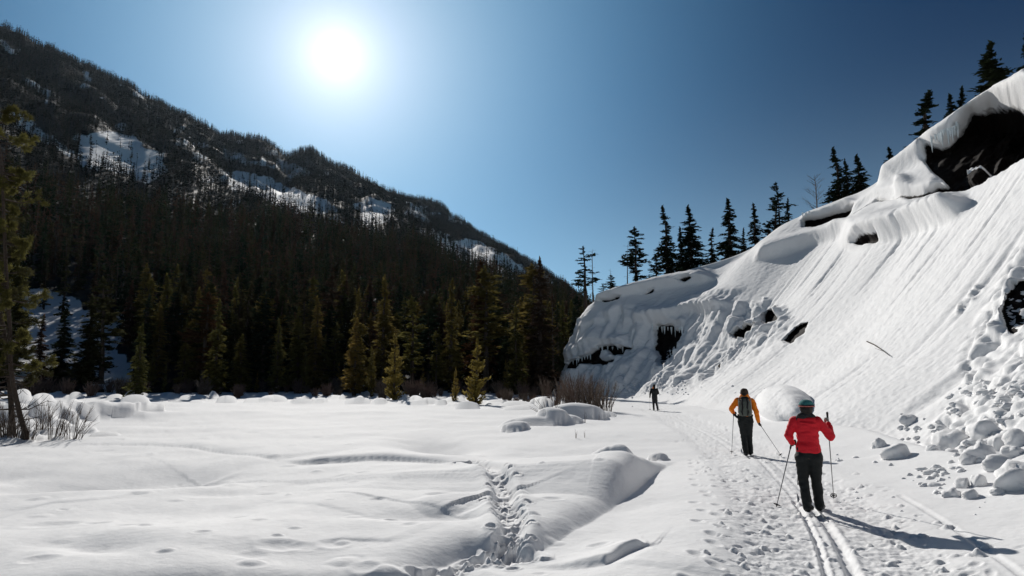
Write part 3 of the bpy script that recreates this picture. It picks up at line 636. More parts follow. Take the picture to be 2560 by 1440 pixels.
def snag(seed, H, mat, nb=40, Lb=.10, r=.012, fan=False):
    rs = np.random.RandomState(seed); t = Soup(); zz = np.linspace(0, 1, 7); ax = np.stack([.012*H*np.sin(zz*3+seed), .01*H*np.cos(zz*4+seed)-.01*H, zz*H], -1)
    t.tube(ax, r*H*(1-zz)**.8+.012, 6); b = Soup()
    for k in range(nb):
        h = rs.uniform(.15 if fan else .3, .98); a = rs.rand()*6.28; l = Lb*H*rs.uniform(.4, 1.3)*(1.2-h*.9 if fan else 1)
        p0 = np.array([np.interp(h, zz, ax[:, i]) for i in range(3)]); d = np.array((math.cos(a), math.sin(a), .75 if fan else rs.uniform(-.3, .3)))
        p = [p0, p0+d*l*.5, p0+d*l+np.array((0, 0, .12*l))]; b.tube(p, [.022, .014, .004], 3)
        for j in range(4 if fan else 2):
            q = p0+d*l*rs.uniform(.4, .9); e = d+rs.normal(0, .5, 3); b.tube([q, q+e*l*.3], [.010, .003], 3)
    return b.mesh('branches', mat, True), t.mesh('trunk', mat)
LIB = {}
def proto(kind, matname, var):
    k = (kind, matname, var)
    if k not in LIB:
        mat = {'dark': M_DARK, 'gold': M_BACKLIT_GOLD, 'olive': M_BACKLIT_OLIVE, 'rust': M_RUST, 'crest': M_CREST}[matname]
        LIB[k] = conifer(hash((kind, var)) % 9973 if False else (sum(map(ord, kind))*31+var*17) % 9973, 10.0 if kind != 'sapling' else 5.0, kind, 1.0, mat)
    return LIB[k]
def tree(name, x, y, z, H, kind, matname, var, label, cat, group=None, rz=0, wide=1.0, lean=0.0):
    e = empty(name, (x, y, z), rz); k = H/(10.0 if kind != 'sapling' else 5.0); e.scale = (k*wide, k*wide, k); e.rotation_euler.y = lean; tag(e, label, cat, group)
    c, t = proto(kind, matname, var); obj('crown', c, e); obj('trunk', t, e); return e
def bare(name, x, y, z, H, label, cat, group=None, seed=1, fan=False, mat=None, nb=40, Lb=.1):
    e = empty(name, (x, y, z)); tag(e, label, cat, group); b, t = snag(seed, H, mat or M_GREY, nb, Lb, fan=fan); obj('branches', b, e); obj('trunk', t, e); return e

# ---- edge of the meadow: trees one can tell apart  (px, top py, base py, kind, colour, wide, label)
EDGE = [
 (985, 838, 1000, 'sapling', 'gold', .80, 'golden bushy young pine standing out on the snow before the treeline'),
 (1190, 850, 1012, 'sapling', 'gold', .85, 'large golden young pine nearest the willow thicket, green at its foot'),
 (885, 797, 990, 'spruce', 'gold', 1.15, 'tall slim golden conifer left of the bushy golden pine'),
 (927, 868, 992, 'sapling', 'olive', .62, 'short olive conifer between the slim golden one and the bushy one'),
 (1057, 918, 990, 'sapling', 'olive', .7, 'small green pine between the two big golden pines'),
 (1138, 920, 1004, 'sapling', 'gold', .6, 'small yellow sapling just left of the large golden pine'),
 (808, 838, 985, 'spruce', 'olive', 1.2, 'olive conifer right of the snowy deadwood at the treeline'),
 (717, 925, 986, 'sapling', 'olive', .8, 'low bushy green sapling alone at the snow edge'),
 (641, 932, 984, 'sapling', 'gold', .7, 'little yellowish sapling at the snow edge right of the tall olive pair'),
 (597, 838, 978, 'spruce', 'olive', 1.7, 'broad olive conifer beside the tall golden-green one'),
 (535, 752, 988, 'spruce', 'olive', .95, 'tall narrow golden-green conifer in the left treeline'),
 (505, 735, 984, 'pine', 'rust', 1.1, 'greyish brown dying conifer left of the tall golden-green one'),
 (410, 910, 982, 'sapling', 'olive', .55, 'small olive sapling in the left treeline'),
 (342, 812, 995, 'spruce', 'olive', 1.0, 'dark olive spruce standing before the snowy gully at left'),
 (145, 772, 985, 'dense', 'dark', 1.1, 'black cone shaped spruce silhouetted against the shaded snow bank'),
 (90, 790, 984, 'spruce', 'dark', 1.1, 'narrow dark spruce left of the cone shaped one'),
 (212, 742, 986, 'dense', 'dark', 1.15, 'bulky dark spruce right of the cone shaped one'),
 (250, 700, 986, 'pine', 'dark', 1.1, 'tall ragged dark pine over the edge of the snow bank'),
 (1215, 670, 985, 'pine', 'olive', 1.15, 'tall olive pine behind the large golden one'),
 (1196, 655, 980, 'spruce', 'rust', 1.0, 'tall rusty red dead conifer beside the tall olive pine'),
 (1335, 665, 985, 'pine', 'olive', 1.2, 'tall broad olive pine just left of the snowy cliff nose'),
 (1350, 650, 985, 'spruce', 'dark', 1.0, 'tallest dark conifer left of the snowy cliff nose'),
 (955, 700, 980, 'spruce', 'olive', 1.1, 'tall olive conifer rising behind the bushy golden pine'),
 (1125, 700, 980, 'spruce', 'olive', .9, 'slim olive conifer left of the rusty dead one'),
 (1090, 830, 985, 'pine', 'olive', .9, 'thin olive conifer with drooping top in mid treeline'),
 (455, 800, 984, 'spruce', 'olive', .9, 'olive spruce between the small left sapling and the tall narrow conifer'),
 (690, 800, 984, 'spruce', 'olive', .9, 'olive spruce behind the low bushy sapling at the snow edge'),
 (760, 868, 985, 'sapling', 'olive', .6, 'short olive tree left of the snowy deadwood'),
 (845, 905, 986, 'sapling', 'gold', .6, 'small yellow tree left of the tall slim golden conifer'),
 (1265, 900, 990, 'sapling', 'olive', .6, 'little olive tree right of the large golden pine'),
 (1290, 760, 984, 'spruce', 'olive', 1.0, 'olive spruce between the large golden pine and the cliff nose'),
 (375, 870, 984, 'sapling', 'olive', .6, 'bushy olive tree right of the spruce before the snowy gully'),
 (1030, 745, 982, 'pine', 'olive', 1.0, 'ragged olive pine right of the bushy golden pine'),
 (785, 745, 983, 'spruce', 'olive', 1.0, 'olive pointed conifer behind the snowy deadwood'),
 (890, 728, 982, 'spruce', 'olive', .9, 'dim olive spire behind the slim golden conifer'),
]
for i, (px, ty, by, kd, mc, wd, lab) in enumerate(EDGE):
    g = gpt(px, by) if by > 986 else None
    Y = g[1] if g is not None and g[1] < 100 else random.uniform(92, 101)
    b = at(px, 985, Y); x = b[0]; z = float(ground_z(np.array([x]), np.array([Y]))[0])-.15
    top = at(px, ty, Y)[2]
    tree('young_pine' if kd == 'sapling' else 'conifer', x, Y, z, top-z, kd, mc, i % 4, lab, 'sapling' if kd == 'sapling' else 'conifer', 'conifers along the meadow edge', rz=i*1.7, wide=wd*1.35)
# ---- forest scatter
def forest_points():
    rs = np.random.RandomState(5); n = 80000
    az = rs.uniform(-.80, .32, n)
    u = rs.rand(n); near = rs.rand(n) < .075
    r = np.where(near, np.sqrt(u*(330**2-104**2)+104**2), np.sqrt(u*(1510**2-330**2)+330**2))
    z = mountain_z(az, r); sm = snow_mask(az, r, z)
    x, y = r*np.sin(az), r*np.cos(az)
    dens = np.where(r < 330, .62, .95+.35*fbm(x*.012, y*.012, 3, 980))*(1-.93*sm)
    dens *= np.where(r < 112, .75, 1)
    keep = (rs.rand(n) < dens) & ~((az > .16) & (r > 420))
    rr = 1150+350*sstep((az+.3)/.6); keep &= r < rr+25
    bx, by = proj(x, y, z); keep &= ~((bx < 318) & (bx > 40) & (r < 128))
    return az[keep], r[keep], x[keep], y[keep], z[keep], rs.rand(n)[keep]
faz, fr_, fx_, fy_, fz_, frand = forest_points()
order = np.argsort(fr_ + np.where((faz < -.70) | (faz > .10), 500, 0)); IND = order[:236]
rsx = np.random.RandomState(3)
kinds = [('spruce', 'dark', 0), ('spruce', 'dark', 1), ('spruce', 'dark', 2), ('pine', 'dark', 0), ('pine', 'dark', 1), ('pine', 'dark', 2), ('spruce', 'dark', 3), ('dense', 'dark', 1)]
for k in IND:
    kd, mc, v = kinds[rsx.randint(len(kinds))]
    if rsx.rand() < .36: mc = 'olive'  # some trees take the needles with backlight in their colour
    H = rsx.uniform(8.5, 15.5)
    tree('conifer', fx_[k], fy_[k], fz_[k]-.2, H, kd, mc, v, *{'olive': ('olive tinged conifer catching light within the dark forest wall', 'conifer', 'olive conifers in the forest wall'), 'spruce': ('slim dark spruce shaped conifer in the forest wall beyond the meadow', 'conifer', 'slim dark conifers in the forest wall'), 'pine': ('ragged dark conifer with bare lower trunk in the forest wall', 'conifer', 'ragged dark conifers in the forest wall'), 'dense': ('broad bushy dark conifer in the forest wall beyond the meadow', 'conifer', 'broad dark conifers in the forest wall')}['olive' if mc == 'olive' else kd], rz=rsx.uniform(0, 6.28), wide=rsx.uniform(1.2, 1.7))
def gn_forest(name, idx, protos, label, smin, smax):
    """one mass of trees: points carrying instances of a few tree meshes"""
    coll = bpy.data.collections.new('tree_kinds_'+name)
    for me in protos:
        o = bpy.data.objects.new('conifer_kind', me); coll.objects.link(o)
    me = bpy.data.meshes.new(name); n = len(idx); me.vertices.add(n)
    P = np.stack([fx_[idx], fy_[idx], fz_[idx]-.3], -1).astype(np.float32); me.vertices.foreach_set('co', P.ravel())
    a = me.attributes.new('sz', 'FLOAT', 'POINT'); rs = np.random.RandomState(17)
    a.data.foreach_set('value', (rs.uniform(smin, smax, n)).astype(np.float32))
    o = obj(name, me); tag(o, label, kind='stuff')
    ng = bpy.data.node_groups.new(name, 'GeometryNodeTree'); ng.interface.new_socket('Geometry', in_out='INPUT', socket_type='NodeSocketGeometry'); ng.interface.new_socket('Geometry', in_out='OUTPUT', socket_type='NodeSocketGeometry')
    N, L = ng.nodes, ng.links; gi = N.new('NodeGroupInput'); go = N.new('NodeGroupOutput')
    m2p = N.new('GeometryNodeMeshToPoints'); L.new(gi.outputs[0], m2p.inputs[0])
    ip = N.new('GeometryNodeInstanceOnPoints'); L.new(m2p.outputs[0], ip.inputs['Points'])
    ci = N.new('GeometryNodeCollectionInfo'); ci.inputs['Collection'].default_value = coll; ci.inputs['Separate Children'].default_value = True; ci.inputs['Reset Children'].default_value = True
    L.new(ci.outputs[0], ip.inputs['Instance']); ip.inputs['Pick Instance'].default_value = True
    ri = N.new('FunctionNodeRandomValue'); ri.data_type = 'INT'; ri.inputs[4].default_value = 0; ri.inputs[5].default_value = len(protos)-1; ri.inputs['Seed'].default_value = 3
    L.new(ri.outputs[2], ip.inputs['Instance Index'])
    rv = N.new('FunctionNodeRandomValue'); rv.data_type = 'FLOAT_VECTOR'; rv.inputs[0].default_value = (-.03, -.03, 0); rv.inputs[1].default_value = (.03, .03, 6.28); L.new(rv.outputs[0], ip.inputs['Rotation'])
    na = N.new('GeometryNodeInputNamedAttribute'); na.data_type = 'FLOAT'; na.inputs['Name'].default_value = 'sz'
    L.new(na.outputs[0], ip.inputs['Scale'])
    L.new(ip.outputs[0], go.inputs[0])
    md = o.modifiers.new('scatter', 'NODES'); md.node_group = ng
    return o
def joined(pair):
    c, t = pair; bm = bmesh.new(); bm.from_mesh(c); n = len(bm.faces); bm.from_mesh(t)
    for k, f in enumerate(bm.faces): f.material_index = 0 if k < n else 1
    me = bpy.data.meshes.new('conifer_kind'); bm.to_mesh(me); bm.free(); me.materials.append(c.materials[0]); me.materials.append(t.materials[0]); return me
rest = np.setdiff1d(order, IND); mid = rest[fr_[rest] < 330]; far = rest[fr_[rest] >= 330]
gn_forest('forest', mid, [joined(conifer(40+k, 1.0*11, kd, .3, M_DARK)) for k, kd in enumerate(('spruce', 'pine', 'spruce', 'pine', 'dense', 'spruce'))], 'dense dark conifer forest covering the lower mountainside', .75, 1.4)
gn_forest('distant_forest', far, [joined(conifer(60+k, 11, kd, .12, M_FAR)) for k, kd in enumerate(('spruce', 'pine', 'spruce', 'sparse'))], 'distant conifers dotted over the upper slopes and ridge', .55, 1.15)

# ---- trees on the crest of the snow slope (px, top py, depth, kind, colour, wide, lean, label)
CRESTZ = lambda px: 15.0
CT = [
 (1462, 620, 108, 'sparse', 1.3, 0, 'thin sparse pine at the far low end of the snow crest'),
 (1532, 688, 104, 'pine', 1.6, 0, 'short scruffy pine just above the tip of the crest'),
 (1508, 712, 106, 'sparse', 1.7, 0, 'low scraggly pine right of the thin sparse pine'),
 (1588, 570, 105, 'pine', 1.15, 0, 'open crowned pine beside a bare grey pole, left end of the crest row'),
 (1664, 520, 104, 'spruce', 1.2, 0, 'sharp pointed dark spruce, second big one along the crest from the left'),
 (1640, 640, 103, 'pine', 1.5, 0, 'small bushy conifer at the left foot of the sharp pointed spruce'),
 (1724, 517, 103, 'dense', 1.3, 0, 'widest dark spruce on the left half of the crest'),
 (1700, 570, 103, 'spruce', 1.1, 0, 'dark spruce half hidden by the widest one, on its left'),
 (1776, 573, 102, 'spruce', 1.1, 0, 'slim short spruce right of the widest one'),
 (1822, 499, 98, 'spruce', 1.35, 0, 'full dark spruce standing alone above the crest middle'),
 (1858, 572, 97, 'spruce', 1.0, 0, 'little pointed spruce right of the lone full one'),
 (1885, 510, 95, 'spruce', 1.2, 0, 'medium dark spruce left of the bent topped pine'),
 (1918, 560, 92, 'pine', 1.3, 0, 'dark bushy conifer under the bent topped pine'),
 (1925, 462, 93, 'lean', .9, -.10, 'ragged pine with a bent top leaning left on the crest'),
 (1945, 480, 92, 'sparse', .9, 0, 'thin gappy conifer touching the bent topped pine'),
 (1968, 498, 90, 'spruce', 1.0, 0, 'small slim spruce just left of the bare spreading tree'),
 (2090, 375, 86, 'spruce', 1.25, 0, 'tall dark spruce right of the bare spreading tree'),
 (2112, 402, 87, 'spruce', 1.0, 0, 'slim spruce squeezed between two larger crest spruces'),
 (2146, 390, 84, 'dense', 1.3, 0, 'broad bushy spruce right of the tall dark one'),
 (2223, 373, 78, 'dense', 1.35, 0, 'short broad spruce alone below the rising cornice'),
 (2302, 235, 74, 'spruce', 1.7, 0, 'large layered spruce beside the steep cornice'),
 (2377, 238, 70, 'spruce', 1.1, 0, 'small spruce top peeping over the cornice, left of a pair'),
 (2402, 221, 70, 'spruce', 1.1, 0, 'small spruce top peeping over the cornice, right of a pair'),
 (2466, 110, 64, 'dense', 1.5, 0, 'biggest spruce above the rock wall near the top corner'),
 (2562, 90, 58, 'dense', 1.1, 0, 'dark spruce cut off by the right edge of the view'),
]
def plateau_z(px, Y):
    k = np.argmin(np.abs(proj(SECC[:, 2], SECC[:, 3], SECC[:, 4])[0]-px)+np.where((SECC[:, 1] > 35) & (SECC[:, 1] < 99), 0, 1e5)); return SECC[k, 4]
for i, (px, ty, Y, kd, wd, ln, lab) in enumerate(CT):
    z = plateau_z(px, Y)-1.7; t = at(px, ty, Y)
    tree('spruce' if kd in ('spruce', 'dense') else 'pine', t[0], Y, z, t[2]-z, kd, 'crest', i % 4, lab, 'spruce' if kd in ('spruce', 'dense') else 'pine', 'conifers along the crest of the snow slope', rz=i*2.1, wide=wd*1.35, lean=ln)
for i, (px, ty, Y, fan, nb, lab) in enumerate([(1482, 622, 108, False, 46, 'bare grey dead trunk beside the thin sparse pine'), (1568, 610, 106, False, 26, 'bare grey pole with stubby twigs left of the open crowned pine'), (1524, 672, 107, False, 10, 'short bare pole above the scruffy short pine'), (2034, 438, 88, True, 70, 'leafless tree with spreading fine branches on the crest')]):
    z = plateau_z(px, Y)-1.7; t = at(px, ty, Y); bare('dead_tree', t[0], Y, z, t[2]-z, lab, 'dead tree', 'dead trees along the crest', seed=i+3, fan=fan, nb=nb, Lb=.22 if fan else .06, mat=M_TWIG if fan else M_GREY)
g = at(1385, 985, 99); bare('bare_tree', g[0], 99, -.2, 13.5, 'pale leafless birch like tree before the dark pines at the cliff nose', 'bare tree', seed=9, fan=True, nb=34, Lb=.12, mat=M_GREY)

# ---- the big pine at the left edge, close
def big_pine(path_px, Y, seed, lab, top_r, nbr, tuft_mat, lo=.1):
    rs = np.random.RandomState(seed); P = smooth_pts([at(px, py, Y) for px, py in path_px], 5); zb = float(ground_z(np.array([P[0, 0]]), np.array([Y]))[0])
    P[0, 2] = zb-.3; root = P[0].copy(); P = P-root; n = len(P); H = P[-1, 2]
    e = empty('pine', tuple(root)); tag(e, lab, 'pine'); tr = Soup(); tr.tube(P, np.linspace(top_r*3.2, top_r, n)*np.concatenate([[1.5, 1.2], np.ones(n-2)]), 10); obj('trunk', tr.mesh('trunk', M_BARK), e)
    br, cr = Soup(), Soup()
    for k in range(nbr):
        t = rs.uniform(lo, 1); i = t*(n-1); i0 = min(int(i), n-2); p0 = P[i0]+(P[i0+1]-P[i0])*(i-i0); a = rs.rand()*6.28
        l = rs.uniform(.5, 1.5)*(1.15-.45*t); dead = t < .24
        d = np.array((math.cos(a), math.sin(a), rs.uniform(-.25, .15)))
        q = np.array([p0, p0+d*l*.5+np.array((0, 0, -.06*l)), p0+d*l+np.array((0, 0, .15*l))]); br.tube(q, [.035, .02, .007], 4)
        subs = []
        for j in range(5):
            s = rs.uniform(.35, 1); b = q[0]+(q[1]-q[0])*min(1, s*2) if s < .5 else q[1]+(q[2]-q[1])*(s-.5)*2
            e2 = unit(d+rs.normal(0, .6, 3)); tip = b+e2*l*rs.uniform(.2, .4)+np.array((0, 0, .08)); br.tube([b, tip], [.012, .005], 3); subs.append((b, tip))
        if dead: continue
        for b, tip in subs+[(q[1], q[2])]:
            for j in range(4):
                c = b+(tip-b)*rs.uniform(.45, 1.08); m = 26; D = unit(rs.normal(0, 1, (m, 3))+unit(tip-b)*.9+np.array((0, 0, .35)))
                ln = rs.uniform(.09, .17, m); cr.quads(c+D*ln[:, None]*.5+rs.normal(0, .035, (m, 3)), D, unit(np.cross(D, rs.normal(0, 1, (m, 3)))), ln, np.full(m, .022))
    obj('branches', br.mesh('branches', M_BARK), e); obj('crown', cr.mesh('crown', tuft_mat, False), e); return e
big_pine([(66, 1092), (48, 1030), (28, 930), (24, 820), (16, 700), (10, 560), (4, 430), (-6, 320), (-10, 240)], 25.0, 4, 'tall rugged pine with a leaning trunk at the left edge', .030, 62, M_BACKLIT_OLIVE, .18)
big_pine([(30, 1090), (27, 1000), (14, 860), (-12, 700), (-30, 560), (-40, 450)], 26.2, 8, 'second pine trunk close behind the leaning one at the left edge', .035, 80, M_DARK, .12)

# ---- bare shrubs
def shrub_mesh(seed, H, n, spread, mat, thick=.010, sub=4, lean=0):
    rs = np.random.RandomState(seed); s = Soup()
    for k in range(n):
        a = rs.rand()*6.28; b = np.array((math.cos(a), math.sin(a), 0))*rs.rand()*.25*H*spread; o = np.array((math.cos(a)+lean, math.sin(a)*.7, 0))*spread*rs.uniform(.2, 1)
        h = H*rs.uniform(.5, 1.05); t = np.linspace(0, 1, 5)[:, None]; p = b+o*H*.55*t**1.4+np.array((0, 0, h))*t**.9+rs.normal(0, .012*H, (5, 3))*t
        s.tube(p, np.linspace(thick, thick*.25, 5), 3)
        for j in range(sub):
            q = rs.randint(1, 4); d = unit(p[q+1]-p[q]+rs.normal(0, .10*H*.5, 3)+.0); l = h*rs.uniform(.12, .35); m = p[q]+d*l*.5; s.tube([p[q], m, p[q]+d*l+np.array((0, 0, .1*l))], [thick*.6, thick*.4, thick*.15], 3)
    return s.mesh('stems', mat)
def shrub(x, y, me, label, sc=1, rz=0, group=None, name='willow_shrub'):
    z = float(ground_z(np.array([x]), np.array([y]))[0]); o = obj(name, me); o.location = (x, y, z-.06*sc); o.scale = (sc,)*3; o.rotation_euler.z = rz; tag(o, label, 'shrub', group); return o
SH = [shrub_mesh(k, 1.0, 40, .9, M_TWIG, .010, 6) for k in range(3)]+[shrub_mesh(20+k, 1.0, 40, .8, M_TWIGRED, .010, 6) for k in range(2)]
SHF = [shrub_mesh(30+k, 1.0, 60, .9, M_TWIGRED, .022, 4) for k in range(2)]+[shrub_mesh(33, 1.0, 60, .9, M_TWIG, .022, 4)]
TH = [(1385, 1012, 52, 2.0, 3, 'reddish willow at the left end of the thicket under the cliff nose'), (1412, 1016, 50, 2.2, 1, 'grey brown willow in the left half of the thicket'), (1440, 1018, 48, 2.4, 4, 'red tipped willow in the middle of the thicket'),
      (1462, 1020, 46, 2.2, 0, 'dense dark willow behind the snow pillow'), (1487, 1022, 45, 2.0, 2, 'open stemmed willow right of the dense dark one'), (1512, 1024, 43, 1.8, 1, 'thin spreading willow at the right end of the thicket'),
      (1365, 1010, 56, 1.5, 0, 'low dark willow at the outer left of the thicket'), (1425, 1012, 58, 2.3, 2, 'willow at the back of the thicket against the cliff'), (1475, 1012, 56, 2.2, 3, 'reddish willow at the back right of the thicket')]
for i, (px, py, Y, h, v, lab) in enumerate(TH): p = at(px, py, Y); shrub(p[0], Y, SH[v], lab, h*1.05, i*1.3, 'willows in the thicket under the cliff nose')
lowm = shrub_mesh(50, 1.0, 30, 1.6, M_TWIG, .012, 3, lean=-.4); p = gpt(1372, 1052); shrub(p[0], p[1], lowm, 'low tangle of bare twigs leaning over the snow pillows', 1.0)
for i, (px, py, h, lab) in enumerate([(1462, 1058, .75, 'single thin red stem before the largest snow pillow'), (1497, 1052, .45, 'short thin stem right of the single red one'), (1440, 1096, .35, 'dry seed head stalk poking out of the bank'), (1462, 1094, .3, 'second dry stalk just right of the first on the bank')]):
    p = gpt(px, py); shrub(p[0], p[1], shrub_mesh(60+i, 1.0, 3 if i < 2 else 6, .25, M_TWIGRED, .012, 2), lab, h, 0, name='dry_stem')
lefts = [(105, 1082, 1.15, 'bare dark shrub with upright stems right of the leaning pine'), (135, 1100, 1.3, 'largest bare shrub fanning out over the snow humps'), (185, 1098, 1.25, 'bare shrub with stems slanting right, outermost of the left group'), (75, 1104, .8, 'small bare shrub at the foot of the leaning pine'), (15, 1095, 1.3, 'dark tangled shrub at the very left edge'), (40, 1100, 1.0, 'dark low shrub between the two pine trunks')]
for i, (px, py, h, lab) in enumerate(lefts): p = gpt(px, py); shrub(p[0], p[1], shrub_mesh(70+i, 1.0, 24 if i < 4 else 60, .95, M_TWIG, .010, 4, lean=.35 if i < 4 else -.1), lab, h, 0, 'bare shrubs at the foot of the left pine')
rs = np.random.RandomState(12)
for k in range(110):
    px = rs.uniform(40, 1370); Y = rs.uniform(78, 101); p = at(px, 985, Y); h = rs.uniform(.7, 2.3)
    shrub(p[0], Y, SHF[rs.randint(3)], 'reddish brown brush at the foot of the treeline', h, rs.rand()*6, 'low brush along the treeline', 'brush')
for k in range(16):
    px = rs.uniform(1240, 1370); Y = rs.uniform(58, 80); p = at(px, 985, Y)
    shrub(p[0], Y, SHF[2 if k % 2 else 0], 'dark brush on snowy hummocks left of the willow thicket', rs.uniform(.5, 1.1), rs.rand()*6, 'brush left of the thicket', 'brush')
# fallen twig on the slope
a, b = on_slope(2168, 857), on_slope(2226, 893); tw = Soup(); q = [a, (a*2+b)/3+np.array((0, 0, .06)), (a+2*b)/3+np.array((0, 0, .05)), b]
tw.tube([v+np.array((-.05, -.05, .06)) for v in q], [.03, .028, .02, .012], 5); tw.tube([q[2], q[2]+np.array((-.3, 0, .1))], [.012, .004], 3)
o = obj('fallen_branch', tw.mesh('fallen_branch', M_BARK)); tag(o, 'thin fallen branch lying across the smooth snow slope', 'branch')
# ================================================================ PEOPLE
def lathe_loft(S, secs, k=18):
    """closed body from elliptical sections: (x, y, z, rx, ry)"""
    a = np.arange(k)/k*2*math.pi; V = []
    for x, y, z, rx, ry in secs: V.append(np.stack([x+rx*np.cos(a), y+ry*np.sin(a), np.full(k, z)], -1))
    V = np.concatenate(V); n = len(secs); F = grid_faces(n, k, wrap=True).tolist()
    c0, c1 = len(V), len(V)+1; V = np.vstack([V, [secs[0][:3]], [secs[-1][:3]]])
    for j in range(k): F.append([c0, (j+1) % k, j, j]); F.append([c1, (n-1)*k+j, (n-1)*k+(j+1) % k, (n-1)*k+(j+1) % k])
    S.append((V, F))
def capsule(S, p, q, r0, r1, k=12, flat=1.0):
    p, q = np.asarray(p, float), np.asarray(q, float); d = q-p; L = np.linalg.norm(d)+1e-6; d = d/L
    ref = np.array((0, 0, 1.)) if abs(d[2]) < .8 else np.array((0, 1., 0)); a = unit(np.cross(d, ref)); b = np.cross(d, a); V = []; ang = np.arange(k)/k*2*math.pi
    rows = [(-r0*math.cos(t), r0*math.sin(t)) for t in (.25, .7, 1.15)]+[(0, r0), (L*.5, (r0+r1)/2), (L, r1)]+[(L+r1*math.cos(t), r1*math.sin(t)) for t in (1.15, .7, .25)]
    for h, r in rows: V.append(p+d*h+r*(np.cos(ang)[:, None]*a+np.sin(ang)[:, None]*b*flat))
    V = np.concatenate(V); n = len(rows); F = grid_faces(n, k, wrap=True).tolist(); V = np.vstack([V, [p-d*r0], [q+d*r1]]); c0, c1 = len(V)-2, len(V)-1
    for j in range(k): F.append([c0, (j+1) % k, j, j]); F.append([c1, (n-1)*k+j, (n-1)*k+(j+1) % k, (n-1)*k+(j+1) % k])
    S.append((V, F))
def chain(S, pts, flat=1.0):
    for (p, r), (q, s) in zip(pts[:-1], pts[1:]): capsule(S, p, q, r, s, flat=flat)
def fuse(name, S, mat, parent, voxel=.012, smooth=6, wrinkle=0, wfreq=(8, 16), seed=0, cut=None):
    """voxel-fuse closed shapes into one continuous surface, then add cloth folds"""
    bm = bmesh.new()
    for V, F in S:
        vs = [bm.verts.new(v) for v in V]
        for f in F:
            idx = list(dict.fromkeys(f))
            try: bm.faces.new([vs[i] for i in idx])
            except ValueError: pass
    bmesh.ops.recalc_face_normals(bm, faces=bm.faces)
    me = bpy.data.meshes.new(name); bm.to_mesh(me); bm.free(); tmp = bpy.data.objects.new('tmp', me); COL.objects.link(tmp)
    md = tmp.modifiers.new('r', 'REMESH'); md.mode = 'VOXEL'; md.voxel_size = voxel; md.use_smooth_shade = True
    ms = tmp.modifiers.new('s', 'SMOOTH'); ms.iterations = smooth; ms.factor = .5
    dg = bpy.context.evaluated_depsgraph_get(); out = bpy.data.meshes.new_from_object(tmp.evaluated_get(dg)); out.name = name
    bpy.data.objects.remove(tmp); bpy.data.meshes.remove(me)
    n = len(out.vertices); co = np.empty(n*3, np.float32); out.vertices.foreach_get('co', co); co = co.reshape(-1, 3)
    if wrinkle:
        no = np.empty(n*3, np.float32); out.vertices.foreach_get('normal', no); no = no.reshape(-1, 3)
        w = noise(co[:, 0]*wfreq[0]+co[:, 1]*3, co[:, 2]*wfreq[1], seed)+.5*noise(co[:, 0]*wfreq[0]*2+co[:, 2]*9, co[:, 1]*14+co[:, 2]*wfreq[1]*1.7, seed+1)
        co = co+no*(wrinkle*w)[:, None]
    out.vertices.foreach_set('co', co.astype(np.float32).ravel()); out.materials.clear(); out.materials.append(mat); out.update()
    out.polygons.foreach_set('use_smooth', np.ones(len(out.polygons), bool))
    return obj(name, out, parent)
M_SKIN = mat_plain('skin', (.45, .28, .20), .6, .06, 40, 0)
M_RED = mat_plain('red_jacket_cloth', (.60, .010, .022), .75, .10, 60, .15, .002)
M_ORANGE = mat_plain('orange_jacket_cloth', (.80, .20, .008), .75, .10, 60, .15, .002)
M_BLACK = mat_plain('black_cloth', (.010, .012, .012), .8, .2, 60, .15, .002)
M_BLACK2 = mat_plain('charcoal_cloth', (.020, .020, .022), .85, .2, 60, .15, .002)
M_GREYP = mat_plain('grey_green_cloth', (.085, .095, .082), .85, .15, 60, .15, .002)
M_SILV = mat_plain('pale_grey_cloth', (.30, .30, .26), .7, .12, 60, .15, .002)
M_TEAL = mat_plain('teal_knit', (.035, .16, .16), .9, .2, 90, .3, .002)
M_PINK = mat_plain('pink_trim', (.55, .16, .13), .8, .1, 60, 0)
M_BROWN = mat_plain('brown_knit', (.045, .028, .020), .9, .2, 90, .3, .002)
M_HAIR = mat_plain('dark_hair', (.012, .008, .006), .6, .3, 120, .4, .003)
M_BOOT = mat_plain('boot_leather', (.012, .012, .012), .5, .2, 40, .1, .002)
M_POLE = mat_plain('pole_metal', (.09, .09, .095), .35, .1, 40, 0, spec=.6)
M_SKI = mat_plain('ski_topsheet', (.22, .23, .25), .4, .2, 6, 0, spec=.5)
M_STRAP = mat_plain('pack_strap', (.012, .012, .014), .8, .2, 60, 0)
def hand(S, w, fw, up, side, r=.013):
    """fist closed round a grip: palm, four fingers of unequal length curling round, thumb across; fw = finger direction, up = along the grip"""
    w, fw, up = np.array(w, float), unit(np.array(fw, float)), unit(np.array(up, float)); s = unit(np.cross(fw, up))*side
    for k in range(4): capsule(S, w+up*(.028-.019*k)*1.0, w+up*(.030-.019*k)+fw*.055, .016, .014, 8)
    for k, ln in enumerate((.030, .034, .032, .025)):
        b = w+up*(.032-.021*k)+fw*.060; m1 = b+fw*ln*.6+s*.012; m2 = m1+s*ln-fw*.006; m3 = m2-fw*ln*.8
        capsule(S, b, m1, .0105, .010, 8); capsule(S, m1, m2, .010, .0095, 8); capsule(S, m2, m3, .0095, .0085, 8)
    t0 = w+up*.034+fw*.012+s*.010; t1 = t0+fw*.028+s*.022+up*.006; t2 = t1+fw*.024-up*.012; capsule(S, t0, t1, .013, .0115, 8); capsule(S, t1, t2, .0115, .009, 8)
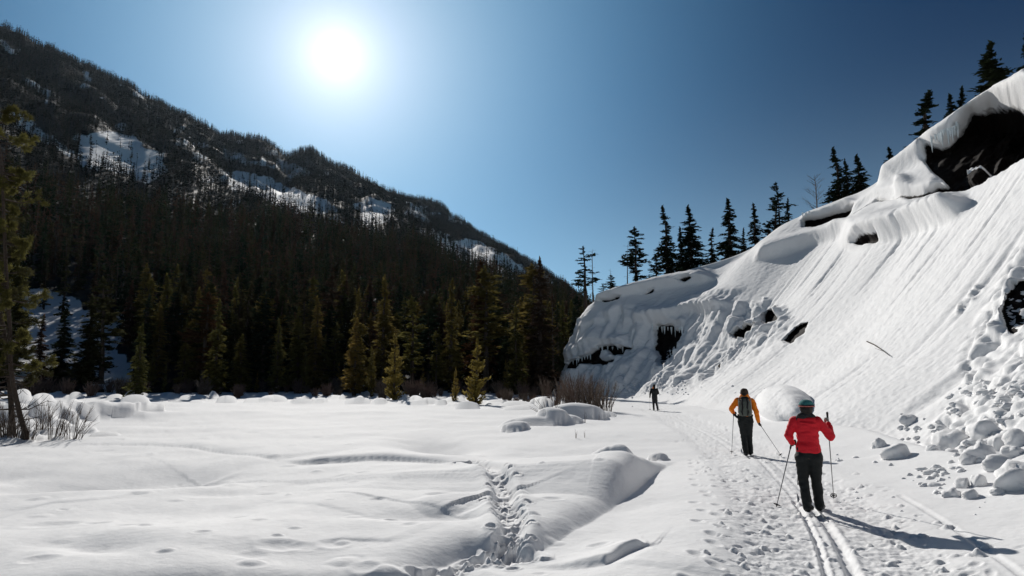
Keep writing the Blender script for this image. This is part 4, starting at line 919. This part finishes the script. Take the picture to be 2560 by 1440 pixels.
def pole(parent, top, tip, label=None):
    top, tip = np.array(top, float), np.array(tip, float); d = unit(tip-top); L = np.linalg.norm(tip-top)
    e = bpy.data.objects.new('ski_pole', None); link(e, parent); 
    s = Soup(); s.tube([top+d*.12, tip], [.0085, .0055], 8); obj('shaft', s.mesh('shaft', M_POLE), e)
    s = Soup(); s.tube([top, top+d*.012, top+d*.05, top+d*.13, top+d*.15], [.008, .017, .0155, .0145, .010], 10); obj('grip', s.mesh('grip', M_BLACK), e)
    b = top+d*(L-.07); a1 = unit(np.cross(d, (1, .2, 0))); a2 = np.cross(d, a1); s = Soup(); s.tube([b-d*.012, b+d*.02], [.014, .012], 8)
    ring = [b+.045*(math.cos(t)*a1+math.sin(t)*a2) for t in np.linspace(0, 2*math.pi, 15)]; s.tube(ring, [.0065]*15, 5)
    for t in range(5): v = math.cos(t*1.257)*a1+math.sin(t*1.257)*a2; s.tube([b, b+v*.045], [.008, .006], 4)
    obj('basket', s.mesh('basket', M_BLACK), e); return e
def ski(parent, foot, heading, pitch=0, L0=.85, L1=1.05, mat=None):
    """foot on the ski; tail L0 behind, curved tip L1 ahead"""
    f = np.array(foot, float); h = unit(np.array((*heading, pitch), float)); sd = unit(np.cross(h, (0, 0, 1))); up = np.cross(sd, h)
    ts = np.concatenate([[-L0, -L0+.05], np.linspace(-L0+.15, L1-.22, 8), L1-np.array([.16, .11, .07, .035, .01, 0])])
    V = []
    for t in ts:
        w = .0245*(1 if t < L1-.16 else max(.12, math.sqrt(max(0, (L1-t)/.16)))); w += .003*((t)/.9)**2 if abs(t) < .9 else 0
        lift = .10*max(0, (t-(L1-.24))/.24)**2; c = f+h*t+up*(lift-.006)
        th = .012 if abs(t) < .4 else .008
        V += [c-sd*w, c+sd*w, c+sd*w*.92+up*th, c-sd*w*.92+up*th]
    V = np.array(V); n = len(ts); F = []
    for i in range(n-1):
        for j in range(4): F.append([i*4+j, i*4+(j+1) % 4, (i+1)*4+(j+1) % 4, (i+1)*4+j])
    F += [[3, 2, 1, 0], [(n-1)*4+j for j in range(4)]]
    e = obj('ski', np_mesh('ski', V, F, mat or M_SKI, False), parent)
    s = Soup(); b = f+up*.012; s.tube([b-h*.02, b+h*.20], [.022, .020], 6); s.tube([b+h*.16-sd*.03, b+h*.16+sd*.03], [.012, .012], 6); obj('binding', s.mesh('binding', M_BLACK2), e); return e
def person(px, py, label, head_z, P, cloth, voxel=.012, az=0):
    g = gpt(px, py); z = float(ground_z(np.array([g[0]]), np.array([g[1]]))[0])
    for _ in range(3):
        q = at(px, py, 1.0); zz = (q[2]-HC); Y = (z-HC)/zz; X = q[0]*Y; z = float(ground_z(np.array([X]), np.array([Y]))[0])
    root = empty('person', (X, Y, z), -math.atan2(X, Y)); tag(root, label, 'person', 'skiers on the trail'); return root
J = lambda *a: np.array(a, float)
def head(S, c, s=1.0, yaw=0):
    c = np.array(c, float); cy, sy = math.cos(yaw), math.sin(yaw)
    def w(x, y, z): return c+s*np.array((x*cy-y*sy, x*sy+y*cy, z))
    for a, b, ra, rb in (((0, -.022, .035), (0, .018, .035), .088, .080), ((0, .01, -.01), (0, .045, -.055), .066, .047)): capsule(S, w(*a), w(*b), ra*s, rb*s, 16)
    capsule(S, w(0, .098, .012), w(0, .112, -.022), .009*s, .013*s, 8)                       # nose
    for k in (-1, 1):
        capsule(S, w(k*.078, 0, .012), w(k*.082, -.006, -.022), .016*s, .010*s, 8)           # ears
        capsule(S, w(k*.030, .086, .030), w(k*.048, .082, .028), .010*s, .009*s, 8)          # brows
    capsule(S, w(-.02, .088, -.055), w(.02, .088, -.055), .0075*s, .0075*s, 8)               # lips

# ---------------------------------------------------------------- the skier in red
def red_skier():
    root = person(2030, 1281, 'skier in red jacket and black trousers, nearest of the three', 1.5, None, None)
    hd = (-.14, .99)
    sh = [J(-.165, .0, 1.335), J(.15, 0, 1.335)]; hip = [J(-.085, 0, .83), J(.085, .0, .83)]
    el = [J(-.265, -.03, 1.115), J(.315, .04, 1.10)]; wr = [J(-.215, .12, .985), J(.295, .20, 1.29)]
    kn = [J(-.095, .03, .455), J(.085, .09, .46)]; an = [J(-.055, -.02, .11), J(.105, .24, .10)]; toe = [an[0]+J(.05, .17, -.06), an[1]+J(.05, .17, -.06)]
    S = []; lathe_loft(S, [(0, 0, .78, .12, .09), (0, 0, .86, .15, .10), (0, 0, 1.02, .125, .085), (0, .0, 1.2, .15, .10), (0, 0, 1.34, .14, .08), (0, 0, 1.40, .06, .05)])
    capsule(S, (0, 0, 1.36), (0, .01, 1.47), .055, .05); head(S, (.005, .015, 1.515), .98)
    for k in (0, 1):
        chain(S, [(sh[k], .055), (el[k], .040), (wr[k], .028)]); chain(S, [(hip[k], .085), (kn[k], .055), (an[k], .038)]); chain(S, [(an[k]-J(0, .03, .03), .034), (toe[k], .028)])
        hand(S, wr[k], (0, 1, .1) if k == 0 else (0, .75, .5), (0, .3, 1), 1 if k == 0 else -1)
    fuse('body', S, M_SKIN, root, .010, 3)
    S = []                                                # trousers
    lathe_loft(S, [(0, .0, .80, .16, .115), (0, 0, .86, .175, .125), (0, 0, .98, .165, .12), (0, 0, 1.0, .12, .09)])
    for k in (0, 1):
        a2 = an[k]+J(0, 0, -.02); chain(S, [(hip[k]+J((-1, 1)[k]*-.0, -.01, -.02), .112), ((hip[k]*.5+kn[k]*.5), .092), (kn[k], .076), (kn[k]*.45+an[k]*.55+J(0, -.012, 0), .073), (a2, .070)])
    fuse('trousers', S, M_BLACK, root, .012, 5, .010, (7, 13), 3)
    S = []                                                # jacket
    lathe_loft(S, [(0, 0, .865, .172, .13), (0, 0, .90, .182, .135), (0, .005, 1.0, .160, .122), (0, .005, 1.10, .152, .118), (0, 0, 1.2, .168, .125), (0, -.005, 1.30, .180, .118), (0, -.0, 1.365, .13, .09), (0, 0, 1.41, .075, .07)])
    for k in (0, 1): chain(S, [(sh[k]+J(0, 0, -.015), .082), (sh[k]*.5+el[k]*.5, .071), (el[k], .062), (el[k]*.4+wr[k]*.6, .052), (wr[k]-unit(wr[k]-el[k])*.03, .043)])
    jk = fuse('jacket', S, M_RED, root, .010, 4, .011, (6, 15), 5)
    S = []; capsule(S, (-.06, -.075, 1.30), (.07, -.075, 1.29), .055, .055, flat=.6); capsule(S, (-.09, -.05, 1.345), (.085, -.05, 1.34), .05, .05)
    fuse('hood', S, M_RED, root, .010, 3, .006, (9, 9), 6)
    S = []; chain(S, [(J(-.125, -.035, 1.345), .042), (J(-.075, -.055, 1.395), .058), (J(0, -.055, 1.425), .060), (J(.06, -.045, 1.405), .050), (J(.10, -.01, 1.375), .035)]); capsule(S, (0, .02, 1.38), (0, .02, 1.43), .075, .065)
    fuse('scarf', S, M_BLACK2, root, .010, 2, .010, (14, 20), 7)
    S = []; capsule(S, (.005, -.03, 1.505), (.005, -.012, 1.53), .096, .096); capsule(S, (.003, -.055, 1.45), (.003, -.05, 1.40), .062, .045); fuse('hair', S, M_HAIR, root, .009, 3, .005, (20, 14), 8)
    # cap: teal dome with a pink rim
    S = []; lathe_loft(S, [(.005, 0, 1.555, .106, .118), (.005, 0, 1.58, .104, .115), (.005, 0, 1.612, .090, .099), (.005, 0, 1.636, .062, .068), (.005, 0, 1.645, .02, .02)]); cap = fuse('cap', S, M_TEAL, root, .008, 2, .003, (20, 20), 9)
    S = []; lathe_loft(S, [(.008, -.006, 1.540, .118, .130), (.008, -.006, 1.553, .118, .130)]); fuse('cap_rim', S, M_PINK, cap, .006, 1)
    S = []; lathe_loft(S, [(.005, 0, 1.552, .111, .122), (.005, 0, 1.572, .109, .120)]); fuse('cap_band', S, M_BLACK2, cap, .006, 1)
    for k in (0, 1):
        S = []; hand(S, wr[k], (0, 1, .1) if k == 0 else (0, .75, .5), (0, .3, 1), 1 if k == 0 else -1)
        S2 = []
        for V, F in S: c = V.mean(0); S2.append((c+(V-c)*1.12, F))
        capsule(S2, wr[k]-unit(wr[k]-el[k])*.035, wr[k], .034, .034, 12); fuse('glove', S2, M_BLACK if k == 0 else M_SILV, root, .006, 1)
        S = []; chain(S, [(an[k]+J(0, 0, .05), .060), (an[k]+J(0, -.01, -.03), .056), (an[k]+J(0, -.015, -.055), .050)]); chain(S, [(an[k]+J(0, -.01, -.05), .050), (toe[k], .042)]); fuse('boot', S, M_BOOT, root, .008, 3)
        ski(root, an[k]+J(0, 0, -.102), hd, 0, .62 if k == 0 else .80, 1.05)
    pole(root, (-.215, .18, 1.035), (-.50, .12, .0)); pole(root, (.292, .245, 1.455), (.34, 1.35, .02))
    z = Soup(); z.tube([J(-.165, -.07, .50), J(-.175, -.075, .43), J(-.17, -.08, .40)], [.006, .004, .006], 4); obj('trouser_cord', z.mesh('trouser_cord', M_STRAP), root)
    return root
RED = red_skier()

# ---------------------------------------------------------------- the skier in orange
def orange_skier():
    root = person(1868, 1140, 'skier in orange jacket carrying a grey backpack, middle of the three', 1.6, None, None)
    hd = (-.12, .99)
    sh = [J(-.185, 0, 1.48), J(.185, 0, 1.47)]; hip = [J(-.09, 0, .92), (J(.09, .0, .92))]
    el = [J(-.355, .0, 1.235), J(.285, -.06, 1.17)]; wr = [J(-.30, .14, 1.115), J(.335, -.02, .885)]
    kn = [J(-.065, .05, .49), J(.075, .10, .50)]; an = [J(-.03, -.02, .11), J(.085, .22, .11)]; toe = [an[0]+J(.04, .18, -.06), an[1]+J(.04, .18, -.06)]
    S = []; lathe_loft(S, [(0, 0, .86, .13, .10), (0, 0, .95, .16, .11), (0, 0, 1.12, .135, .09), (0, 0, 1.32, .16, .11), (0, 0, 1.47, .16, .09), (0, 0, 1.54, .065, .055)])
    capsule(S, (0, 0, 1.5), (0, .015, 1.61), .06, .055); head(S, (0, .02, 1.665), 1.04)
    for k in (0, 1):
        chain(S, [(sh[k], .06), (el[k], .043), (wr[k], .030)]); chain(S, [(hip[k], .09), (kn[k], .058), (an[k], .04)]); chain(S, [(an[k]-J(0, .03, .03), .036), (toe[k], .03)])
        hand(S, wr[k], (.3, .9, -.1) if k == 0 else (.1, .3, -1), (0, .3, 1) if k == 0 else (.3, -.9, -.2), 1 if k == 0 else -1)
    fuse('body', S, M_SKIN, root, .011, 3)
    S = []; lathe_loft(S, [(0, 0, .86, .185, .13), (0, 0, .95, .20, .135), (0, 0, 1.06, .19, .13), (0, 0, 1.1, .15, .10)])
    for k in (0, 1): chain(S, [(hip[k]+J(0, -.01, -.02), .118), ((hip[k]*.5+kn[k]*.5), .098), (kn[k], .080), (kn[k]*.45+an[k]*.55, .079), (an[k]+J(0, 0, -.01), .076)])
    fuse('trousers', S, M_BLACK, root, .013, 5, .011, (7, 12), 13)
    S = []; lathe_loft(S, [(0, 0, 1.04, .185, .13), (0, 0, 1.15, .17, .125), (0, 0, 1.3, .185, .13), (0, 0, 1.42, .20, .125), (0, 0, 1.50, .15, .10), (0, 0, 1.56, .08, .075)])
    for k in (0, 1): chain(S, [(sh[k]+J(0, 0, -.015), .088), (sh[k]*.5+el[k]*.5, .078), (el[k], .068), (el[k]*.4+wr[k]*.6, .058), (wr[k]-unit(wr[k]-el[k])*.03, .047)])
    fuse('jacket', S, M_ORANGE, root, .012, 4, .012, (6, 14), 15)
    S = []; capsule(S, (-.03, -.03, 1.575), (.03, -.03, 1.575), .10, .10); capsule(S, (-.08, -.02, 1.54), (.10, -.02, 1.53), .07, .06); fuse('hood', S, M_ORANGE, root, .011, 3, .008, (12, 12), 16)
    S = []; lathe_loft(S, [(0, .0, 1.62, .106, .116), (0, 0, 1.68, .112, .122), (0, 0, 1.74, .100, .108), (0, 0, 1.785, .068, .072), (0, 0, 1.80, .025, .025)]); fuse('beanie', S, M_BROWN, root, .009, 2, .004, (24, 24), 17)
    S = []; capsule(S, (0, -.045, 1.635), (0, -.03, 1.66), .088, .09); fuse('hair', S, M_HAIR, root, .01, 2)
    # backpack
    bp = empty('backpack', (0, 0, 0)); bp.parent = root
    S = []; lathe_loft(S, [(0, -.18, 1.06, .115, .055), (0, -.20, 1.10, .150, .085), (0, -.21, 1.30, .158, .100), (0, -.20, 1.44, .150, .090), (0, -.18, 1.52, .105, .065), (0, -.17, 1.55, .05, .03)], 20); fuse('pack_body', S, M_GREYP, bp, .011, 3, .008, (10, 9), 20)
    S = []; capsule(S, (-.05, -.19, 1.54), (.06, -.19, 1.53), .055, .055, flat=.8); fuse('pack_lid', S, M_BLACK, bp, .010, 2, .004, (12, 12), 21)
    for k in (-1, 1):
        s = Soup(); s.tube([J(k*.055, -.245, 1.51), J(k*.080, -.297, 1.42), J(k*.062, -.312, 1.30), J(k*.082, -.300, 1.18), J(k*.06, -.27, 1.08)], [.020, .024, .024, .022, .015], 8); obj('strap', s.mesh('strap', M_STRAP), bp)
        s = Soup(); s.tube([J(k*.150, -.16, 1.52), J(k*.160, -.20, 1.35), J(k*.155, -.19, 1.15), J(k*.14, -.17, 1.07)], [.012, .014, .014, .010], 8); obj('side_trim', s.mesh('side_trim', M_SILV), bp)
        s = Soup(); s.tube([J(k*.12, -.10, 1.53), J(k*.13, .0, 1.565), J(k*.14, .12, 1.47), J(k*.16, .13, 1.3), J(k*.17, 0, 1.15), J(k*.14, -.13, 1.10)], [.018]*6, 6); obj('shoulder_strap', s.mesh('shoulder_strap', M_STRAP), bp)
    S = []; lathe_loft(S, [(0, -.01, 1.055, .205, .155), (0, -.01, 1.10, .205, .155)]); fuse('hip_belt', S, M_STRAP, bp, .010, 2)
    S = []; chain(S, [(J(-.20, -.09, 1.02), .035), (J(-.30, -.02, 1.10), .028)]); fuse('belt_strap', S, M_STRAP, bp, .01, 2)
    for k in (0, 1):
        S = []; hand(S, wr[k], (.3, .9, -.1) if k == 0 else (.1, .3, -1), (0, .3, 1) if k == 0 else (.3, -.9, -.2), 1 if k == 0 else -1)
        S2 = []
        for V, F in S: c = V.mean(0); S2.append((c+(V-c)*1.15, F))
        capsule(S2, wr[k]-unit(wr[k]-el[k])*.06, wr[k], .040, .038, 12); fuse('glove', S2, M_BLACK, root, .007, 1)
        S = []; chain(S, [(an[k]+J(0, 0, .05), .064), (an[k]+J(0, -.01, -.03), .058), (an[k]+J(0, -.015, -.055), .052)]); chain(S, [(an[k]+J(0, -.01, -.05), .052), (toe[k], .044)]); fuse('boot', S, M_BOOT, root, .009, 3)
        ski(root, an[k]+J(0, 0, -.102), hd, 0, .85, 1.05)
    pole(root, (-.295, .20, 1.18), (-.40, .10, .02)); pole(root, (.325, .05, .90), (.86, -.25, .03))
    return root
ORANGE = orange_skier()

# ---------------------------------------------------------------- the far skier
def far_skier():
    root = person(1637, 1027, 'skier in a black jacket, farthest and smallest of the three', 1.6, None, None)
    sh = [J(-.18, 0, 1.44), J(.18, 0, 1.44)]; hip = [J(-.08, 0, .90), J(.09, 0, .90)]; el = [J(-.27, .0, 1.18), J(.28, .05, 1.18)]; wr = [J(-.30, .05, .93), J(.16, .22, 1.10)]
    kn = [J(-.07, .03, .49), J(.13, .05, .49)]; an = [J(-.06, 0, .11), J(.20, -.05, .11)]; toe = [a+J(0, .2, -.05) for a in an]
    S = []; lathe_loft(S, [(0, 0, .84, .13, .10), (0, 0, .92, .16, .11), (0, 0, 1.1, .14, .10), (0, 0, 1.3, .16, .11), (0, 0, 1.44, .15, .09), (0, 0, 1.5, .06, .05)]); capsule(S, (0, 0, 1.46), (0, .01, 1.58), .06, .055); head(S, (0, .02, 1.64), 1.0)
    for k in (0, 1):
        chain(S, [(sh[k], .06), (el[k], .043), (wr[k], .03)]); chain(S, [(hip[k], .09), (kn[k], .058), (an[k], .04)]); chain(S, [(an[k]-J(0, .03, .03), .036), (toe[k], .03)]); hand(S, wr[k], (0, .8, -.5), (0, .3, 1), 1)
    fuse('body', S, M_SKIN, root, .014, 2)
    S = []; lathe_loft(S, [(0, 0, .84, .17, .13), (0, 0, .95, .18, .13), (0, 0, 1.02, .15, .11)])
    for k in (0, 1): chain(S, [(hip[k], .112), (kn[k], .078), (an[k], .066)])
    fuse('trousers', S, M_BLACK2, root, .018, 3, .008, (7, 12), 23)
    S = []; lathe_loft(S, [(0, 0, .95, .18, .14), (0, 0, 1.15, .18, .14), (0, -.03, 1.35, .20, .16), (0, 0, 1.46, .15, .11), (0, 0, 1.52, .08, .08)])
    for k in (0, 1): chain(S, [(sh[k], .085), (el[k], .066), (wr[k]-unit(wr[k]-el[k])*.03, .05)])
    fuse('jacket', S, M_BLACK, root, .016, 3, .010, (6, 14), 25)
    S = []; capsule(S, (-.07, -.02, 1.52), (-.05, .0, 1.60), .055, .05); fuse('collar', S, M_ORANGE, root, .012, 2)
    S = []; capsule(S, (0, 0, 1.68), (0, .01, 1.70), .102, .10); capsule(S, (.01, -.05, 1.62), (.03, -.04, 1.54), .075, .06); fuse('beanie', S, M_BLACK, root, .012, 2)
    for k in (0, 1):
        S = []; chain(S, [(an[k]+J(0, 0, .05), .062), (an[k]+J(0, -.01, -.05), .052)]); capsule(S, an[k]+J(0, -.01, -.05), toe[k], .05, .044); fuse('boot', S, M_BOOT, root, .012, 2)
        S = []; capsule(S, wr[k], wr[k]+J(0, .05, -.04), .042, .04); fuse('glove', S, M_BLACK, root, .012, 1); ski(root, an[k]+J(0, 0, -.102), (-.25, .96), 0, .85, 1.0)
    pole(root, (-.30, .12, .98), (-.33, .30, .02)); pole(root, (.17, .3, 1.15), (.30, -.1, .02)); return root
far_skier()
# ================================================================ SNOW BLOCKS
def blob_mesh(seed, sub=3, rough=.42, flat=.85):
    bm = bmesh.new(); bmesh.ops.create_icosphere(bm, subdivisions=sub, radius=1)
    V = np.array([v.co[:] for v in bm.verts]); s = seed*7.1
    d = 1+rough*(noise(V[:, 0]*1.1+s, V[:, 1]*1.1+V[:, 2]*.7, seed)+.45*noise(V[:, 0]*2.6+V[:, 2]*2+s, V[:, 1]*2.6, seed+1))
    V = V*d[:, None]; V[:, 2] = np.where(V[:, 2] < 0, V[:, 2]*.8, V[:, 2]*flat)
    if sub > 2:
        nr = random.Random(seed)                          # broken faces
        for _ in range(3):
            n = np.array((nr.gauss(0, 1), nr.gauss(0, 1)-.6, nr.gauss(0, .5))); n /= np.linalg.norm(n); o = V@n; lim = nr.uniform(.62, .8); V -= np.where(o > lim, (o-lim)*.8, 0)[:, None]*n
    for v, c in zip(bm.verts, V): v.co = c
    me = bpy.data.meshes.new('snow_block'); bm.to_mesh(me); bm.free(); me.materials.append(M_SNOW); me.polygons.foreach_set('use_smooth', np.ones(len(me.polygons), bool)); return me
BL = [
 (2384, 1092, 44, 34, 'large rounded snow boulder highest of the big ones on the right'), (2457, 1072, 38, 28, 'snow boulder right of and above the large rounded one'),
 (2246, 1130, 34, 30, 'snow block with a broken underside nearest the red skier'), (2196, 1108, 17, 18, 'small snow block left of the one with a broken underside'),
 (2276, 1048, 22, 17, 'snow chunk lodged higher on the slope above the broken block'), (2458, 1135, 36, 30, 'bulky snow block below the boulder pair'),
 (2552, 1195, 55, 48, 'huge snow boulder cut off by the right edge'), (2404, 1212, 20, 20, 'upright snow chunk in the lower rubble, left of its twin'),
 (2442, 1205, 20, 24, 'upright snow chunk in the lower rubble, right of its twin'), (2380, 1236, 22, 17, 'low snow chunk at the front of the lower rubble'),
 (2425, 1238, 24, 18, 'rounded snow chunk at the front right of the lower rubble'), (2500, 1160, 34, 24, 'snow block left of the huge boulder'),
 (2490, 1232, 20, 12, 'flat snow chunk alone below the huge boulder'), (2545, 1095, 34, 28, 'snow block on the right rim under the rubble chain'), (2500, 1105, 24, 20, 'lumpy snow block between two larger ones on the right'),
 (2422, 1150, 26, 20, 'low snow block left of the bulky one'), (2330, 1120, 16, 12, 'small snow chunk between the broken block and the large boulder'), (2535, 1130, 26, 22, 'snow block resting just above the huge boulder'),
]
def surf(px, py):
    """first surface point under a pixel: slope or field"""
    p = on_slope(px, py); qx, qy = proj(p[0], p[1], p[2])
    g = gpt(px, py); xf = np.interp(g[1], FOOT_Y, FOOT_X)
    if g[0] < xf+.3 or math.hypot(qx-px, qy-py) > 14: return np.array((g[0], g[1], float(ground_z(np.array([g[0]]), np.array([g[1]]))[0])))
    return p
for i, (px, py, rx, ry, lab) in enumerate(BL):
    p = surf(px, py+ry*.55); k = np.linalg.norm(p-np.array((0, 0, HC)))/FPX
    o = obj('snow_boulder', blob_mesh(i+1)); o.location = (p[0]+.05, p[1]+rx*k*.25, p[2]+ry*k*.12); o.scale = (rx*k*.85, rx*k*.75, ry*k*.95); o.rotation_euler = (random.uniform(-.2, .2), random.uniform(-.25, .05), random.uniform(0, 6))
    tag(o, lab, 'snow block', 'snow blocks fallen from the slope')
def rubble():
    rr = random.Random(5); base = []
    for k in range(5):
        me = blob_mesh(60+k, 2, .5, .8); V = np.array([v.co[:] for v in me.vertices]); F = np.array([list(p.vertices) for p in me.polygons]); base.append((V, F)); bpy.data.meshes.remove(me)
    ch1 = smooth_pts([(2520, 780), (2455, 840), (2425, 900), (2440, 960), (2400, 1010), (2330, 1070), (2260, 1090)], 8); ch2 = smooth_pts([(2560, 900), (2520, 960), (2490, 1040), (2440, 1120), (2370, 1190), (2330, 1215)], 8)
    pts = []
    for k in range(80): c = ch1[rr.randrange(len(ch1))]; pts.append((c[0]+rr.gauss(0, 20), c[1]+rr.gauss(0, 16), rr.uniform(2, 9)))
    for k in range(110): c = ch2[rr.randrange(len(ch2))]; pts.append((c[0]+rr.gauss(0, 26), c[1]+rr.gauss(0, 20), rr.uniform(2.5, 12)))
    for k in range(16): pts.append((rr.uniform(2260, 2400), 1205-(rr.random()*.42*1)*0+rr.gauss(0, 16)-.12*(0), rr.uniform(2, 9)))
    for k in range(12): pts.append((rr.uniform(2080, 2240), rr.gauss(1150, 12), rr.uniform(1.5, 6)))
    for k in range(12): pts.append((rr.uniform(2100, 2560), rr.uniform(1200, 1300), rr.uniform(1.5, 4.5)))
    for k in range(150): pts.append((rr.uniform(1480, 1720), rr.gauss(965, 16), rr.uniform(1, 3.5)))
    for k in range(70): pts.append((rr.uniform(1380, 2000), rr.uniform(900, 990), rr.uniform(1, 3)))
    S = Soup()
    for px, py, r in pts:
        p = surf(px, py); k = np.linalg.norm(p-np.array((0, 0, HC)))/FPX; V, F = base[rr.randrange(5) if r > 5 else rr.randrange(3)]
        a = rr.uniform(0, 6.28); c, s = math.cos(a), math.sin(a); W = V*np.array((rr.uniform(.8, 1.4), rr.uniform(.7, 1.1), rr.uniform(.6, .95)))*r*k; W = np.stack([W[:, 0]*c-W[:, 1]*s, W[:, 0]*s+W[:, 1]*c, W[:, 2]], -1)
        S.add(W+p+np.array((0, 0, r*k*.05)), F)
    o = obj('snow_rubble', S.mesh('snow_rubble', M_SNOW)); tag(o, 'scattered snow crumbs and broken lumps along the slope foot', kind='stuff')
rubble()
# icicles hanging under the cornices (parts of the slope)
M_ICE = mat_plain('ice', (.72, .78, .80), .25, .05, 20, .2, .01, .5)
rs = random.Random(8)
for line_, n, l0, l1, back in (([(2330, 352), (2350, 345), (2375, 335), (2392, 322)], 12, .5, 1.4, -.25), ([(2008, 540), (2022, 538)], 3, .3, .7, -.2), ([(1500, 870), (1560, 872)], 6, .4, .9, -.2), ([(1430, 905), (1480, 890)], 8, .5, 1.2, -.2), ([(1640, 820), (1710, 825)], 9, .5, 1.3, -.2)):
    for k in range(n):
        t = k/(n-1)*(len(line_)-1); i = min(int(t), len(line_)-2); px = line_[i][0]+(line_[i+1][0]-line_[i][0])*(t-i)+rs.uniform(-2, 2); py = line_[i][1]+(line_[i+1][1]-line_[i][1])*(t-i)
        p = on_slope(px, py)+np.array((-.3, back-.35, .25)); L = rs.uniform(l0, l1); s = Soup(); w = rs.uniform(.08, .16)
        s.tube([p, p-np.array((0, 0, L*.35)), p-np.array((0, 0, L*.75)), p-np.array((0, 0, L))], [w, w*.8, w*.4, .01], 7); obj('icicle', s.mesh('icicle', M_ICE), SLOPE)

# ================================================================ THE AIR
def haze():
    x0, x1, y0, y1, z0, z1 = -2600, 2600, -500, 2400, -80, 900
    me = bpy.data.meshes.new('haze'); me.from_pydata([(x, y, z) for x in (x0, x1) for y in (y0, y1) for z in (z0, z1)], [], [(0, 1, 3, 2), (4, 6, 7, 5), (0, 4, 5, 1), (2, 3, 7, 6), (0, 2, 6, 4), (1, 5, 7, 3)])
    m = bpy.data.materials.new('haze_air'); m.use_nodes = True; N, L = m.node_tree.nodes, m.node_tree.links; N.clear(); out = N.new('ShaderNodeOutputMaterial'); v = N.new('ShaderNodeVolumePrincipled')
    v.inputs['Color'].default_value = (.66, .82, 1, 1); v.inputs['Density'].default_value = .000011; v.inputs['Anisotropy'].default_value = .5; L.new(v.outputs[0], out.inputs['Volume'])
    me.materials.append(m); o = obj('haze', me); tag(o, 'thin bluish air haze over the valley and mountain', kind='stuff')
haze()
